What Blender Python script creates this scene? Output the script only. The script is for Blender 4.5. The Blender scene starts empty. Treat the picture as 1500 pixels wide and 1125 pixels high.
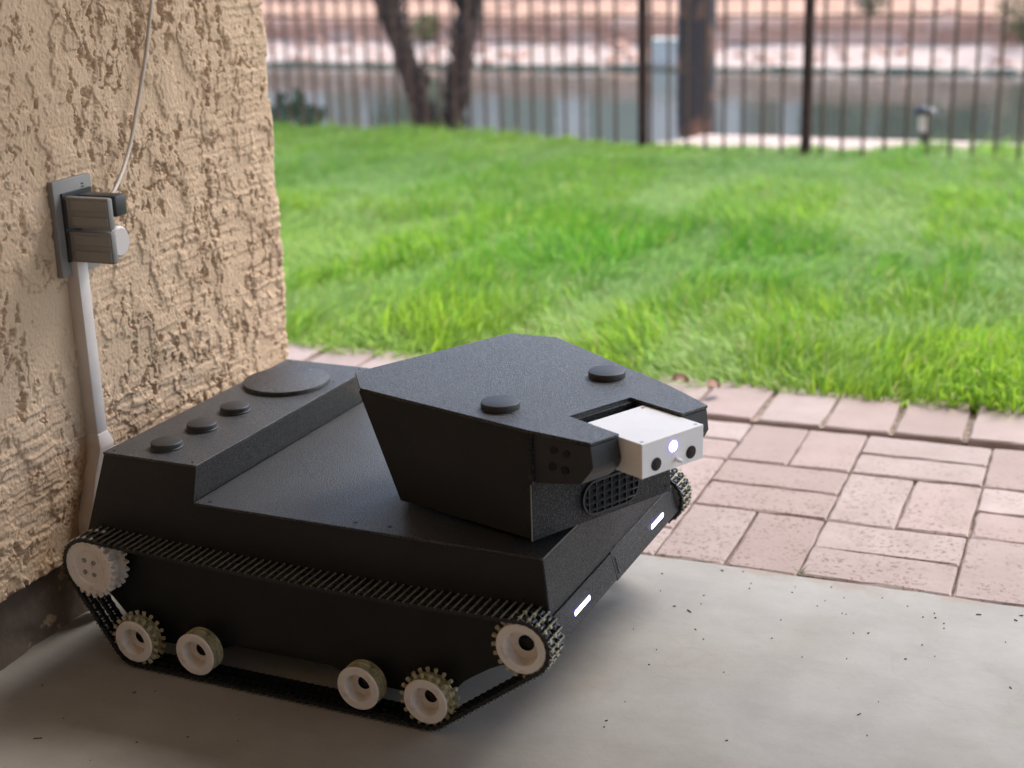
import bpy, bmesh, math, random
import numpy as np
from mathutils import Vector, Matrix
random.seed(7); RNG = np.random.default_rng(11)
SC = bpy.context.scene
COL = SC.collection
# ------------------------------------------------------------------ camera
TH, ROLL, PHI, HC = 0.307276, -0.030133, -0.397861, 0.85
def _uv(v): return Vector((math.cos(PHI)*v[0]+math.sin(PHI)*v[1], -math.sin(PHI)*v[0]+math.cos(PHI)*v[1], v[2]))
_f = Vector((0, math.cos(TH), -math.sin(TH))); _u = Vector((0, math.sin(TH), math.cos(TH))); _r = Vector((1, 0, 0))
_cr, _sr = math.cos(ROLL), math.sin(ROLL)
_R, _U = _uv(_cr*_r+_sr*_u), _uv(-_sr*_r+_cr*_u); _F = _uv(_f)
cd = bpy.data.cameras.new('camera'); cam = bpy.data.objects.new('camera', cd); COL.objects.link(cam)
cam.matrix_world = Matrix(((_R.x, _U.x, -_F.x, 0), (_R.y, _U.y, -_F.y, 0), (_R.z, _U.z, -_F.z, HC), (0, 0, 0, 1)))
cd.sensor_fit = 'HORIZONTAL'; cd.sensor_width = 36; cd.lens = 2168.03/1500*36
cd.clip_start = 0.05; cd.clip_end = 600
cd.dof.use_dof = True; cd.dof.focus_distance = 1.70; cd.dof.aperture_fstop = 4.1
SC.camera = cam
# ------------------------------------------------------------------ light
SUN_EL, SUN_ROT = math.radians(52), math.radians(26)
W = bpy.data.worlds.new('World'); SC.world = W; W.use_nodes = True
nt = W.node_tree; bg = nt.nodes['Background']
sky = nt.nodes.new('ShaderNodeTexSky'); sky.sky_type = 'NISHITA'; sky.sun_disc = False
sky.sun_elevation = SUN_EL; sky.sun_rotation = SUN_ROT; sky.dust_density = 2.0; sky.air_density = 1.0; sky.ozone_density = 1.5
nt.links.new(sky.outputs[0], bg.inputs[0]); bg.inputs[1].default_value = 0.15
sl = bpy.data.lights.new('sun', 'SUN'); sl.energy = 1.5; sl.angle = math.radians(30); sl.color = (1.0, 0.985, 0.965)
so = bpy.data.objects.new('sun', sl); COL.objects.link(so)
sdir = Vector((math.sin(SUN_ROT)*math.cos(SUN_EL), math.cos(SUN_ROT)*math.cos(SUN_EL), math.sin(SUN_EL)))
so.rotation_euler = (-sdir).to_track_quat('-Z', 'Y').to_euler(); so.location = (2, 4, 8)
VS = SC.view_settings; VS.view_transform = 'Standard'; VS.look = 'None'; VS.gamma = 1; VS.exposure = 1.45; VS.use_curve_mapping = False
SC.cycles.max_bounces = 8; SC.cycles.diffuse_bounces = 5; SC.cycles.glossy_bounces = 4
SC.cycles.use_denoising = True

# ------------------------------------------------------------------ helpers
def tag(o, label=None, cat=None, group=None, kind=None):
    if label: o['label'] = label
    if cat: o['category'] = cat
    if group: o['group'] = group
    if kind: o['kind'] = kind
    return o
def link(o, parent=None):
    COL.objects.link(o)
    if parent is not None: o.parent = parent
    return o
def empty(name, loc=(0, 0, 0), rz=0, parent=None):
    o = bpy.data.objects.new(name, None); o.location = loc; o.rotation_euler = (0, 0, rz); o.empty_display_size = .05
    return link(o, parent)
def setmat(me, mat):
    me.materials.clear(); me.materials.append(mat)
def from_bm(name, bm, mat, parent=None, smooth=False, loc=None, rot=None):
    bmesh.ops.recalc_face_normals(bm, faces=bm.faces[:])
    me = bpy.data.meshes.new(name); bm.to_mesh(me); bm.free(); setmat(me, mat)
    if smooth:
        me.shade_smooth()
        if smooth != 'all': me.set_sharp_from_angle(angle=math.radians(35))
    o = bpy.data.objects.new(name, me); link(o, parent)
    if loc is not None: o.location = loc
    if rot is not None: o.rotation_euler = rot
    return o
def copy_obj(o, parent=None):
    c = o.copy(); COL.objects.link(c); c.parent = parent; return c
def bev(bm, off, seg=1):
    if off: bmesh.ops.bevel(bm, geom=bm.edges[:], offset=off, segments=seg, affect='EDGES', profile=.5, clamp_overlap=True)
def box(bm, x0, x1, y0, y1, z0, z1, M=None):
    vs = [bm.verts.new((x, y, z)) for x in (x0, x1) for y in (y0, y1) for z in (z0, z1)]
    for f in ((0, 1, 3, 2), (4, 6, 7, 5), (0, 4, 5, 1), (2, 3, 7, 6), (0, 2, 6, 4), (1, 5, 7, 3)): bm.faces.new([vs[i] for i in f])
    if M is not None: bmesh.ops.transform(bm, matrix=M, verts=vs)
    return vs
def loft(bm, A, B, cap=True):
    a = [bm.verts.new(p) for p in A]; b = [bm.verts.new(p) for p in B]; n = len(a)
    for i in range(n): bm.faces.new((a[i], a[(i+1) % n], b[(i+1) % n], b[i]))
    if cap: bm.faces.new(a[::-1]); bm.faces.new(b)
    return a+b
def lathe(bm, prof, n=32, axis='z', M=None, close=False):
    """prof: list of (r, h); revolve about axis"""
    rings = []
    for r, h in prof:
        ring = []
        for k in range(n):
            t = 2*math.pi*k/n
            p = (r*math.cos(t), r*math.sin(t), h)
            if axis == 'y': p = (r*math.cos(t), h, r*math.sin(t))
            if axis == 'x': p = (h, r*math.cos(t), r*math.sin(t))
            ring.append(bm.verts.new(p))
        rings.append(ring)
    for a, b in zip(rings, rings[1:]):
        for k in range(n): bm.faces.new((a[k], a[(k+1) % n], b[(k+1) % n], b[k]))
    if close:
        for ring in (rings[0], rings[-1]): bm.faces.new(ring)
    vs = [v for r in rings for v in r]
    if M is not None: bmesh.ops.transform(bm, matrix=M, verts=vs)
    return vs
def tube(bm, pts, rad, n=8):
    prev = None
    pts = [Vector(p) for p in pts]
    for i, p in enumerate(pts):
        d = (pts[min(i+1, len(pts)-1)]-pts[max(i-1, 0)]).normalized()
        a = d.orthogonal().normalized() if prev is None else (pa - d*pa.dot(d)).normalized()
        pa = a; b = d.cross(a)
        r = rad[i] if isinstance(rad, (list, tuple)) else rad
        ring = [bm.verts.new(p+r*(math.cos(2*math.pi*k/n)*a+math.sin(2*math.pi*k/n)*b)) for k in range(n)]
        if prev:
            for k in range(n): bm.faces.new((prev[k], prev[(k+1) % n], ring[(k+1) % n], ring[k]))
        else: bm.faces.new(ring[::-1])
        prev = ring
    bm.faces.new(prev)
def np_mesh(name, V, Fq, mat, parent=None, smooth=True, col=None):
    me = bpy.data.meshes.new(name)
    V = np.asarray(V, np.float32); Fq = np.asarray(Fq, np.int32)
    k = Fq.shape[1]
    me.vertices.add(len(V)); me.vertices.foreach_set('co', V.ravel())
    me.loops.add(Fq.size); me.loops.foreach_set('vertex_index', Fq.ravel())
    me.polygons.add(len(Fq)); me.polygons.foreach_set('loop_start', np.arange(0, Fq.size, k, dtype=np.int32))
    me.polygons.foreach_set('loop_total', np.full(len(Fq), k, np.int32))
    me.update(calc_edges=True)
    if smooth: me.polygons.foreach_set('use_smooth', np.ones(len(Fq), bool))
    if col is not None:
        at = me.color_attributes.new('col', 'FLOAT_COLOR', 'POINT'); at.data.foreach_set('color', np.asarray(col, np.float32).ravel())
    setmat(me, mat)
    return link(bpy.data.objects.new(name, me), parent)

# noise on numpy grids
def vnoise(x, y, seed):
    xi = np.floor(x).astype(np.int64); yi = np.floor(y).astype(np.int64); fx = x-xi; fy = y-yi
    def h(a, b):
        n = (a*374761393+b*668265263+seed*1442695041) & 0x7fffffff
        n = ((n ^ (n >> 13))*1274126177) & 0x7fffffff
        n = n ^ (n >> 16)
        return (n & 0xffff)/65535.0
    sx = fx*fx*fx*(fx*(fx*6-15)+10); sy = fy*fy*fy*(fy*(fy*6-15)+10)
    a = h(xi, yi)*(1-sx)+h(xi+1, yi)*sx; b = h(xi, yi+1)*(1-sx)+h(xi+1, yi+1)*sx
    return (a*(1-sy)+b*sy)*2-1
def fbm(x, y, seed, o=4, g=.5):
    s = 0; a = 1; t = 0
    for i in range(o):
        s = s+a*vnoise(x*2**i, y*2**i, seed+i*17); t += a; a *= g
    return s/t
def sstep(e0, e1, x):
    t = np.clip((x-e0)/(e1-e0), 0, 1); return t*t*(3-2*t)

# ------------------------------------------------------------------ materials
class Mat:
    def __init__(s, name, base=(.5, .5, .5), rough=.6, metal=0, spec=None):
        s.m = bpy.data.materials.new(name); s.m.use_nodes = True; s.t = s.m.node_tree; s.b = s.t.nodes['Principled BSDF']
        s.b.inputs['Base Color'].default_value = (*base, 1); s.b.inputs['Roughness'].default_value = rough; s.b.inputs['Metallic'].default_value = metal
        if spec is not None: s.b.inputs['Specular IOR Level'].default_value = spec
        s.co = s.t.nodes.new('ShaderNodeTexCoord')
    def n(s, typ, **kw):
        nd = s.t.nodes.new(typ)
        for k, v in kw.items():
            if k in nd.inputs: nd.inputs[k].default_value = v
            else: setattr(nd, k, v)
        return nd
    def l(s, a, b): s.t.links.new(a, b)
    def noise(s, scale, detail=4, rough=.55, sc=None, obj=True):
        nd = s.n('ShaderNodeTexNoise', Scale=scale, Detail=detail, Roughness=rough)
        src = s.co.outputs['Object']
        if sc is not None:
            mp = s.n('ShaderNodeMapping'); mp.inputs['Scale'].default_value = sc; s.l(src, mp.inputs[0]); src = mp.outputs[0]
        s.l(src, nd.inputs['Vector']); return nd.outputs['Fac']
    def ramp(s, fac, stops):
        r = s.n('ShaderNodeValToRGB'); e = r.color_ramp.elements
        while len(e) < len(stops): e.new(.5)
        for i, (p, c) in enumerate(stops): e[i].position = p; e[i].color = (*c, 1) if len(c) == 3 else c
        s.l(fac, r.inputs[0]); return r.outputs[0]
    def mix(s, fac, a, b, mode='MIX'):
        m = s.n('ShaderNodeMix'); m.data_type = 'RGBA'; m.blend_type = mode
        for sock, v in ((m.inputs[0], fac), (m.inputs[6], a), (m.inputs[7], b)):
            if isinstance(v, (int, float)): sock.default_value = v
            elif isinstance(v, tuple): sock.default_value = (*v, 1)
            else: s.l(v, sock)
        return m.outputs[2]
    def color(s, o): s.l(o, s.b.inputs['Base Color'])
    def roughness(s, o): s.l(o, s.b.inputs['Roughness'])
    def bump(s, h, strength=.3, dist=.001):
        b = s.n('ShaderNodeBump'); b.inputs['Strength'].default_value = strength; b.inputs['Distance'].default_value = dist
        s.l(h, b.inputs['Height'])
        prev = s.b.inputs['Normal'].links
        if prev: s.l(prev[0].from_socket, b.inputs['Normal'])
        s.l(b.outputs[0], s.b.inputs['Normal'])
def vary(name, c0, c1, scale, rough=.7, metal=0, bump=None, lo=.35, hi=.65, spec=None):
    m = Mat(name, c0, rough, metal, spec); m.color(m.ramp(m.noise(scale), [(lo, c0), (hi, c1)]))
    if bump: m.bump(m.noise(bump[0], 5), bump[1], bump[2])
    return m.m

def black_sheet(name, base, grain, strength, rough, spec=.5, fleck=0):
    m = Mat(name, base, rough, 0, spec)
    g = m.noise(grain, 2, .6)
    m.bump(g, strength, .0016)
    d = m.noise(9, 5, .6)
    c = m.mix(m.ramp(d, [(.45, (0, 0, 0)), (.75, (1, 1, 1))]), tuple(base), tuple(min(1, b*1.5+.004) for b in base))
    if fleck: c = m.mix(m.ramp(m.noise(430, 1, .5), [(.54, (0, 0, 0)), (.66, (1, 1, 1))]), c, (fleck,)*3)  # pale flecks in the colour stand in for glints on the grain
    dust = m.ramp(m.noise(900, 2, .5), [(.76, (0, 0, 0)), (.80, (.5, .5, .5))]); c = m.mix(dust, c, (.10, .095, .085))
    m.color(c)
    if fleck:
        pit = m.n('ShaderNodeMapRange'); pit.inputs['From Min'].default_value = .40; pit.inputs['From Max'].default_value = .58
        pit.inputs['To Min'].default_value = spec*.58; pit.inputs['To Max'].default_value = spec*1.25; m.l(m.noise(440, 1, .5), pit.inputs['Value']); m.l(pit.outputs[0], m.b.inputs['Specular IOR Level'])
    m.roughness(m.ramp(m.noise(5, 4), [(.3, (rough-.05,)*3), (.7, (rough+.08,)*3)]))
    return m.m
M_TEX = black_sheet('textured_black_sheet', (.007, .0075, .009), 700, .9, .34, .9, .048)
M_TEXF = black_sheet('textured_black_sheet_dimmed', (.007, .0075, .009), 700, .9, .45, .35, .048)  # shaded copy of M_TEX: gloss lowered so the front panels render darker
M_SIDE = black_sheet('matt_black_sheet', (.007, .0067, .0066), 700, .25, .55)
M_CAP = vary('black_printed_plastic', (.018, .018, .019), (.026, .026, .027), 30, .5, bump=(300, .15, .0006))
M_DARK = Mat('black_and_recess_shade', (.006, .006, .006), .7).m
M_WHITE = vary('white_printed_plastic', (.84, .82, .80), (.87, .85, .83), 40, .45, bump=(500, .06, .0004))
M_STEEL = vary('dark_chain_steel', (.035, .038, .042), (.075, .078, .08), 120, .38, .85)
M_ROD = vary('pale_track_rod', (.30, .265, .18), (.13, .115, .075), 90, .5, .3)
M_BOLT = Mat('bolt_steel', (.45, .44, .42), .3, 1).m
M_BLACKBOLT = Mat('black_screw', (.008, .008, .008), .45).m
def wheel_mat():
    m = Mat('off_white_wheel_plastic', (.72, .67, .62), .5)
    d = m.ramp(m.noise(55, 6, .65), [(.55, (0, 0, 0)), (.78, (1, 1, 1))])
    m.color(m.mix(d, (.73, .67, .62), (.42, .34, .24))); m.bump(m.noise(300, 3), .12, .0006); return m.m
M_WHEEL = wheel_mat()
def stain_mat():
    m = Mat('grass_stained_wheel_rim', (.4, .36, .16), .65)
    m.color(m.ramp(m.noise(70, 6, .7), [(.3, (.05, .05, .025)), (.5, (.34, .30, .16)), (.72, (.62, .55, .38))])); m.bump(m.noise(250, 4), .4, .001); return m.m
M_STAIN = stain_mat()
M_TOOTH = vary('stained_tooth_plastic', (.56, .50, .34), (.32, .28, .15), 120, .55)
def emis(name, c, s):
    m = Mat(name, c, .4); m.b.inputs['Emission Color'].default_value = (*c, 1); m.b.inputs['Emission Strength'].default_value = s; return m.m
M_LED = emis('lit_led_bar', (.80, .80, 1.0), 3)
M_LEDR = emis('led_blue_rim', (.18, .13, .95), .8)
def lens_mat():
    m = Mat('camera_lens_glass', (.010, .005, .006), .22, 0, .35); return m.m
M_LENS = lens_mat()
def concrete():
    m = Mat('worn_concrete', (.45, .43, .40), .75)
    c = m.ramp(m.noise(3.2, 6, .6), [(.3, (.245, .224, .192)), (.7, (.35, .325, .285))])
    c = m.mix(m.ramp(m.noise(26, 5, .65, sc=(.35, 1, 1)), [(.45, (0, 0, 0)), (.8, (.55, .55, .55))]), c, (.235, .215, .19))
    rust = m.ramp(m.noise(1.7, 5, .6), [(.52, (0, 0, 0)), (.72, (.5, .5, .5))]); c = m.mix(rust, c, (.28, .215, .16))
    grn = m.ramp(m.noise(6.5, 4, .6, sc=(1, 1.6, 1)), [(.66, (0, 0, 0)), (.76, (.45, .45, .45))]); c = m.mix(grn, c, (.28, .30, .17))
    # dried water rings
    rn = m.noise(4.3, 4, .55); rg = m.ramp(rn, [(.585, (0, 0, 0)), (.6, (.26, .26, .26)), (.612, (0, 0, 0))]); c = m.mix(rg, c, (.25, .185, .14))
    sp = m.n('ShaderNodeSeparateXYZ'); m.l(m.co.outputs['Object'], sp.inputs[0])
    mr = m.n('ShaderNodeMapRange'); mr.inputs['From Min'].default_value = 1.755; mr.inputs['From Max'].default_value = 1.80; m.l(sp.outputs['Y'], mr.inputs['Value'])
    ed_ = m.n('ShaderNodeMath', operation='MULTIPLY'); m.l(mr.outputs[0], ed_.inputs[0]); m.l(m.ramp(m.noise(16, 5, .65), [(.5, (0, 0, 0)), (.6, (.8, .8, .8))]), ed_.inputs[1])
    c = m.mix(ed_.outputs[0], c, (.27, .19, .14))
    c = m.mix(m.ramp(m.noise(160, 3, .6), [(.64, (0, 0, 0)), (.72, (.55, .55, .55))]), c, (.20, .185, .16))
    c = m.mix(m.ramp(m.noise(520, 2, .6), [(.62, (0, 0, 0)), (.72, (.5, .5, .5))]), c, (.17, .155, .135))
    c = m.mix(m.ramp(m.noise(11, 7, .7), [(.35, (0, 0, 0)), (.8, (.5, .5, .5))]), c, (.40, .38, .34))
    m.color(c); m.roughness(m.ramp(m.noise(5, 3), [(.3, (.55,)*3), (.7, (.8,)*3)])); m.bump(m.noise(60, 6, .7), .25, .0015); m.bump(m.noise(420, 2), .2, .0005); return m.m
M_CONC = concrete()
def paver():
    m = Mat('pink_concrete_paver', (.5, .38, .34), .85)
    oi = m.n('ShaderNodeObjectInfo')
    a = m.ramp(oi.outputs['Random'], [(0, (.33, .245, .215)), (.35, (.42, .315, .285)), (.7, (.38, .30, .27)), (1, (.46, .365, .335))])
    g = m.co.outputs['Object']
    geo = m.n('ShaderNodeNewGeometry')
    def pn(scale, d, r=.6, sc=None):
        nd = m.n('ShaderNodeTexNoise', Scale=scale, Detail=d, Roughness=r); 
        src = geo.outputs['Position']
        if sc: mp = m.n('ShaderNodeMapping'); mp.inputs['Scale'].default_value = sc; m.l(src, mp.inputs[0]); src = mp.outputs[0]
        m.l(src, nd.inputs['Vector']); return nd.outputs['Fac']
    a = m.mix(m.ramp(pn(14, 5), [(.3, (0, 0, 0)), (.75, (.6, .6, .6))]), a, (.28, .205, .17))
    spk = m.ramp(pn(150, 4, .65), [(.54, (0, 0, 0)), (.64, (.85, .85, .85))])
    patch = m.ramp(pn(5.5, 4), [(.34, (0, 0, 0)), (.52, (1, 1, 1))])
    sm = m.n('ShaderNodeMath', operation='MULTIPLY'); m.l(spk, sm.inputs[0]); m.l(patch, sm.inputs[1])
    # droppings of soil lie thickest near the slab
    sp = m.n('ShaderNodeSeparateXYZ'); m.l(geo.outputs['Position'], sp.inputs[0])
    mr = m.n('ShaderNodeMapRange'); mr.inputs['From Min'].default_value = 2.48; mr.inputs['From Max'].default_value = 2.10; m.l(sp.outputs['Y'], mr.inputs['Value'])
    s2 = m.n('ShaderNodeMath', operation='MULTIPLY'); m.l(sm.outputs[0], s2.inputs[0]); m.l(mr.outputs[0], s2.inputs[1])
    a = m.mix(s2.outputs[0], a, (.17, .10, .07))
    m.color(a); m.bump(pn(140, 5, .7), .35, .0015); return m.m
M_PAVER = paver()
M_SAND = vary('joint_sand', (.10, .075, .055), (.36, .27, .21), 45, .95, bump=(200, .5, .002))
M_SOIL = vary('dark_lawn_soil', (.07, .11, .025), (.11, .16, .04), 30, .95)
def stucco():
    m = Mat('tan_stucco', (.5, .36, .24), .9)
    m.color(m.ramp(m.noise(7, 5, .6), [(.3, (.555, .39, .252)), (.7, (.635, .46, .308))])); m.bump(m.noise(330, 4, .7), .4, .0012); m.bump(m.noise(1100, 2, .6), .5, .0006); return m.m
M_STUCCO = stucco()
def found():
    m = Mat('dirty_footing_concrete', (.1, .08, .06), .9)
    c = m.ramp(m.noise(12, 6, .65), [(.3, (.085, .062, .047)), (.7, (.19, .14, .105))])
    c = m.mix(m.ramp(m.noise(9, 5, .6), [(.565, (0, 0, 0)), (.59, (1, 1, 1))]), c, (.42, .30, .19))
    m.color(c); m.bump(m.noise(45, 6, .7), .6, .004); return m.m
M_FOUND = found()
M_COND = vary('painted_conduit', (.56, .50, .46), (.62, .56, .52), 25, .55, bump=(200, .1, .0006))
M_GREYBOX = vary('weathered_grey_plastic', (.225, .215, .20), (.245, .235, .22), 12, .5)
M_PLUGB = Mat('black_plug_plastic', (.03, .032, .036), .4).m
M_PLUGW = Mat('pale_plug_plastic', (.62, .56, .53), .45).m
M_CABLE = Mat('pale_cable_sheath', (.50, .43, .37), .5).m
def grass_mat():
    m = Mat('lawn_grass', (.1, .25, .03), .5, spec=.35)
    at = m.n('ShaderNodeAttribute'); at.attribute_name = 'col'
    m.color(at.outputs['Color'])
    tr = m.n('ShaderNodeBsdfTranslucent'); m.l(at.outputs['Color'], tr.inputs[0])
    mx = m.n('ShaderNodeMixShader'); mx.inputs[0].default_value = .5
    out = m.t.nodes['Material Output']; m.l(m.b.outputs[0], mx.inputs[1]); m.l(tr.outputs[0], mx.inputs[2]); m.l(mx.outputs[0], out.inputs[0]); return m.m
M_GRASS = grass_mat()
def gravel():
    m = Mat('pale_pink_gravel', (.5, .38, .32), .9)
    m.color(m.ramp(m.noise(9, 8, .75), [(.25, (.42, .30, .24)), (.5, (.60, .45, .37)), (.8, (.72, .56, .47))])); m.bump(m.noise(20, 6, .7), .6, .03); return m.m
M_GRAVEL = gravel()
M_BLOCK = None
def block():
    m = Mat('red_stone_block', (.35, .2, .15), .9); oi = m.n('ShaderNodeObjectInfo')
    a = m.ramp(oi.outputs['Random'], [(0, (.55, .29, .19)), (.6, (.72, .41, .28)), (1, (.80, .54, .42))])
    m.color(m.mix(m.ramp(m.noise(14, 5), [(.35, (0, 0, 0)), (.7, (.6, .6, .6))]), a, (.42, .28, .23))); m.bump(m.noise(25, 5), .6, .01); return m.m
M_BLOCK = block()
def water():
    m = Mat('pond_water', (.085, .095, .075), .03); m.b.inputs['IOR'].default_value = 4.0
    m.bump(m.noise(1.6, 3, .5, sc=(1, 2.5, 1)), .25, .02); m.bump(m.noise(9, 2, .5, sc=(1, 2, 1)), .12, .004); return m.m
M_WATER = water()
M_IRON = vary('dark_brown_iron', (.11, .062, .044), (.16, .095, .066), 20, .85, 0, None, .35, .65, .2)
M_BARK = vary('rough_palm_bark', (.03, .024, .022), (.12, .085, .07), 22, .95, bump=(40, .9, .02), lo=.3, hi=.7)
M_BARK2 = vary('smooth_grey_palm_bark', (.045, .043, .046), (.24, .13, .08), 4.5, .9, bump=(30, .6, .01), lo=.50, hi=.66)
M_FROND = vary('palm_frond_green', (.04, .09, .025), (.08, .14, .035), 6, .6)
M_LEAF = vary('dark_shrub_leaf', (.022, .06, .03), (.06, .12, .045), 9, .55)
M_LEAF2 = vary('yellow_green_shrub_leaf', (.10, .13, .03), (.17, .18, .05), 9, .6)
M_STEM = Mat('brown_stem', (.09, .06, .04), .9).m
M_HWALL = vary('white_house_paint', (.90, .88, .84), (.93, .91, .88), 2, .8)
M_HROOF = vary('clay_roof_tile', (.34, .17, .10), (.42, .23, .14), 6, .85)
M_HDOOR = vary('grey_green_door_paint', (.30, .34, .28), (.36, .40, .33), 3, .6)
M_GLASS = Mat('dark_window_glass', (.02, .05, .05), .1).m
M_DEADLEAF = vary('dry_brown_leaf', (.22, .11, .07), (.34, .19, .12), 40, .8)
M_DEBRIS = vary('grass_clipping_bits', (.05, .045, .03), (.11, .12, .04), 50, .9)
M_PORCH = vary('unseen_porch_roof_paint', (.50, .40, .31), (.55, .44, .345), 2, .85)
M_BOXP = vary('pale_grey_enclosure_paint', (.60, .58, .52), (.66, .64, .58), 5, .6)

# ================================================================== SETTING
# ---- terrain: yard falling gently to a pond, far bank beyond
prof = [(1.2, -.06), (1.8, -.06), (2.40, -.055), (2.62, -.02), (6.6, -.225), (6.95, -.25), (7.2, -.33), (8.0, -.78), (9.2, -1.25), (12.5, -1.6), (16, -1.6), (17.2, -1.12),
        (17.65, -.985), (18.0, -.93), (18.9, -.775), (19.05, -.76), (19.1, -.50), (22, -.48), (25, -.42), (60, .6), (300, 8)]
def ter_z(y):
    return np.interp(y, [p[0] for p in prof], [p[1] for p in prof])
ys = np.unique(np.concatenate([np.linspace(1.2, 2.6, 8), np.linspace(2.6, 12, 60), np.linspace(12, 26, 90), np.linspace(26, 300, 30)]))
xs = np.unique(np.concatenate([np.linspace(-150, -14, 20), np.linspace(-14, 6, 90), np.linspace(6, 150, 22)]))
X, Y = np.meshgrid(xs, ys); Z = ter_z(Y)+np.where(Y > 7.2, fbm(X*1.3, Y*1.3, 5, 4)*.035, 0)
Z = Z+np.where((Y > 19.5), np.clip((X+3.2)/6, 0, 1.6)*.35*np.clip((Y-19.3)/3, 0, 1), 0)
shelf = np.interp(Y, [6.6, 7.75, 8.6, 9.6], [-.225, -.30, -.75, -1.3]); sm_ = sstep(-2.5, -2.2, X)*sstep(6.6, 6.7, Y)*(Y < 9.6)
Z = np.where(sm_ > 0, Z*(1-sm_)+np.maximum(shelf, Z)*sm_, Z)
nx, ny = len(xs), len(ys); idx = np.arange(nx*ny).reshape(ny, nx)
Q = np.stack([idx[:-1, :-1], idx[:-1, 1:], idx[1:, 1:], idx[1:, :-1]], -1).reshape(-1, 4)
tag(np_mesh('ground', np.stack([X, Y, Z], -1).reshape(-1, 3), Q, M_GRAVEL), 'pale pink gravel ground falling to the pond and rising beyond it', kind='structure')
bm = bmesh.new(); box(bm, -150, 150, 8.2, 18.3, -3, -1.0)
tag(from_bm('pond_water', bm, M_WATER), 'still pond water behind the iron fence reflecting the far bank', kind='structure')
# lawn soil sheet (12 mm above the ground sheet)
ys = np.linspace(2.50, 6.95, 60); xs = np.linspace(-9, 4, 80); X, Y = np.meshgrid(xs, ys); Z = ter_z(Y)+.014
nx, ny = len(xs), len(ys); idx = np.arange(nx*ny).reshape(ny, nx)
Q = np.stack([idx[:-1, :-1], idx[:-1, 1:], idx[1:, 1:], idx[1:, :-1]], -1).reshape(-1, 4)
tag(np_mesh('lawn_soil', np.stack([X, Y, Z], -1).reshape(-1, 3), Q, M_SOIL), 'dark soil under the lawn', kind='structure')
# ---- patio slab with a slightly chipped outer edge
YE = 1.8050
bm = bmesh.new()
ed = []
for i in range(241):
    x = -1.6+i*(6.6/240); ed.append((x, YE+float(fbm(np.array([x*9.]), np.array([3.3]), 3, 4)[0])*.006-.003))
top = [(-1.6, -1.9, 0)]+[(5.0, -1.9, 0)]+[(x, y, 0) for x, y in ed[::-1]]
loft(bm, [(x, y, -.12) for x, y, z in top], top)
tag(from_bm('patio_slab', bm, M_CONC), 'worn grey concrete patio slab under the robot', kind='structure')
# ---- unseen porch roof and house wall, shaped to shade the slab and bounce warm light
bm = bmesh.new(); box(bm, -1.75, 4.2, -2.0, 3.0, 2.38, 2.58)
tag(from_bm('unseen_porch_roof', bm, M_PORCH), 'unseen porch roof shading the patio slab', kind='structure')
bm = bmesh.new(); box(bm, -1.75, 4.2, -2.0, -1.8, -.1, 2.38)
tag(from_bm('unseen_house_back_wall', bm, M_STUCCO), 'unseen house wall behind the patio', kind='structure')
# ---- paver path
path = from_bm('paved_path', (lambda b: (box(b, -5.5, 3.0, 1.812, 2.60, -.058, -.0125), b)[1])(bmesh.new()), M_SAND)
bm = bmesh.new(); box(bm, -5.5, 3.0, 2.412, 2.60, -.0122, -.0060); from_bm('edge_bedding', bm, M_SAND, path)
tag(path, 'pink paver path between patio slab and lawn', kind='structure')
def paver_mesh(lx, ly, name, seed=0):
    rnd = random.Random(seed); per = []
    def edge(a, b, n):
        for k in range(n): t = k/n; per.append([a[0]+(b[0]-a[0])*t, a[1]+(b[1]-a[1])*t])
    c = [(-lx/2, -ly/2), (lx/2, -ly/2), (lx/2, ly/2), (-lx/2, ly/2)]
    edge(c[0], c[1], 4); edge(c[1], c[2], 7); edge(c[2], c[3], 4); edge(c[3], c[0], 7)
    for p in per: p[0] += rnd.gauss(0, .0007); p[1] += rnd.gauss(0, .0007)
    bm = bmesh.new(); bot = [bm.verts.new((x, y, -.045)) for x, y in per]; mid = [bm.verts.new((x, y, -.0026+rnd.gauss(0, .0005))) for x, y in per]
    top = []
    for x, y in per:
        ins = .0024+abs(rnd.gauss(0, .0008))+(rnd.random() < .06)*.003
        top.append(bm.verts.new((x-math.copysign(min(abs(x), ins), x)*(abs(x) > lx/2-.004), y-math.copysign(min(abs(y), ins), y)*(abs(y) > ly/2-.004), rnd.gauss(0, .00015))))
    n = len(per)
    for A, B in ((bot, mid), (mid, top)):
        for k in range(n): bm.faces.new((A[k], A[(k+1) % n], B[(k+1) % n], B[k]))
    bm.faces.new(top)
    me_o = from_bm(name, bm, M_PAVER); me = me_o.data; bpy.data.objects.remove(me_o); me.name = 'paver'
    return me
S = .85
PVL = [paver_mesh(.0968, .1964, 'paver', k) for k in range(8)]; PSL = [paver_mesh(.1085, .1960, 'paver', 20+k) for k in range(6)]
def put(me, x, y, z, rz, tx=0, ty=0, sx=1, sy=1):
    o = bpy.data.objects.new('paver', me); link(o, path); o.location = (x, y, z); o.rotation_euler = (tx, ty, rz); o.scale = (sx, sy, 1)
rows = [(2.128*S+.002, 2.366*S), (2.366*S, 2.602*S), (2.602*S, 2.815*S)]
U0 = -.654*S; PW = .2352*S
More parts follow.
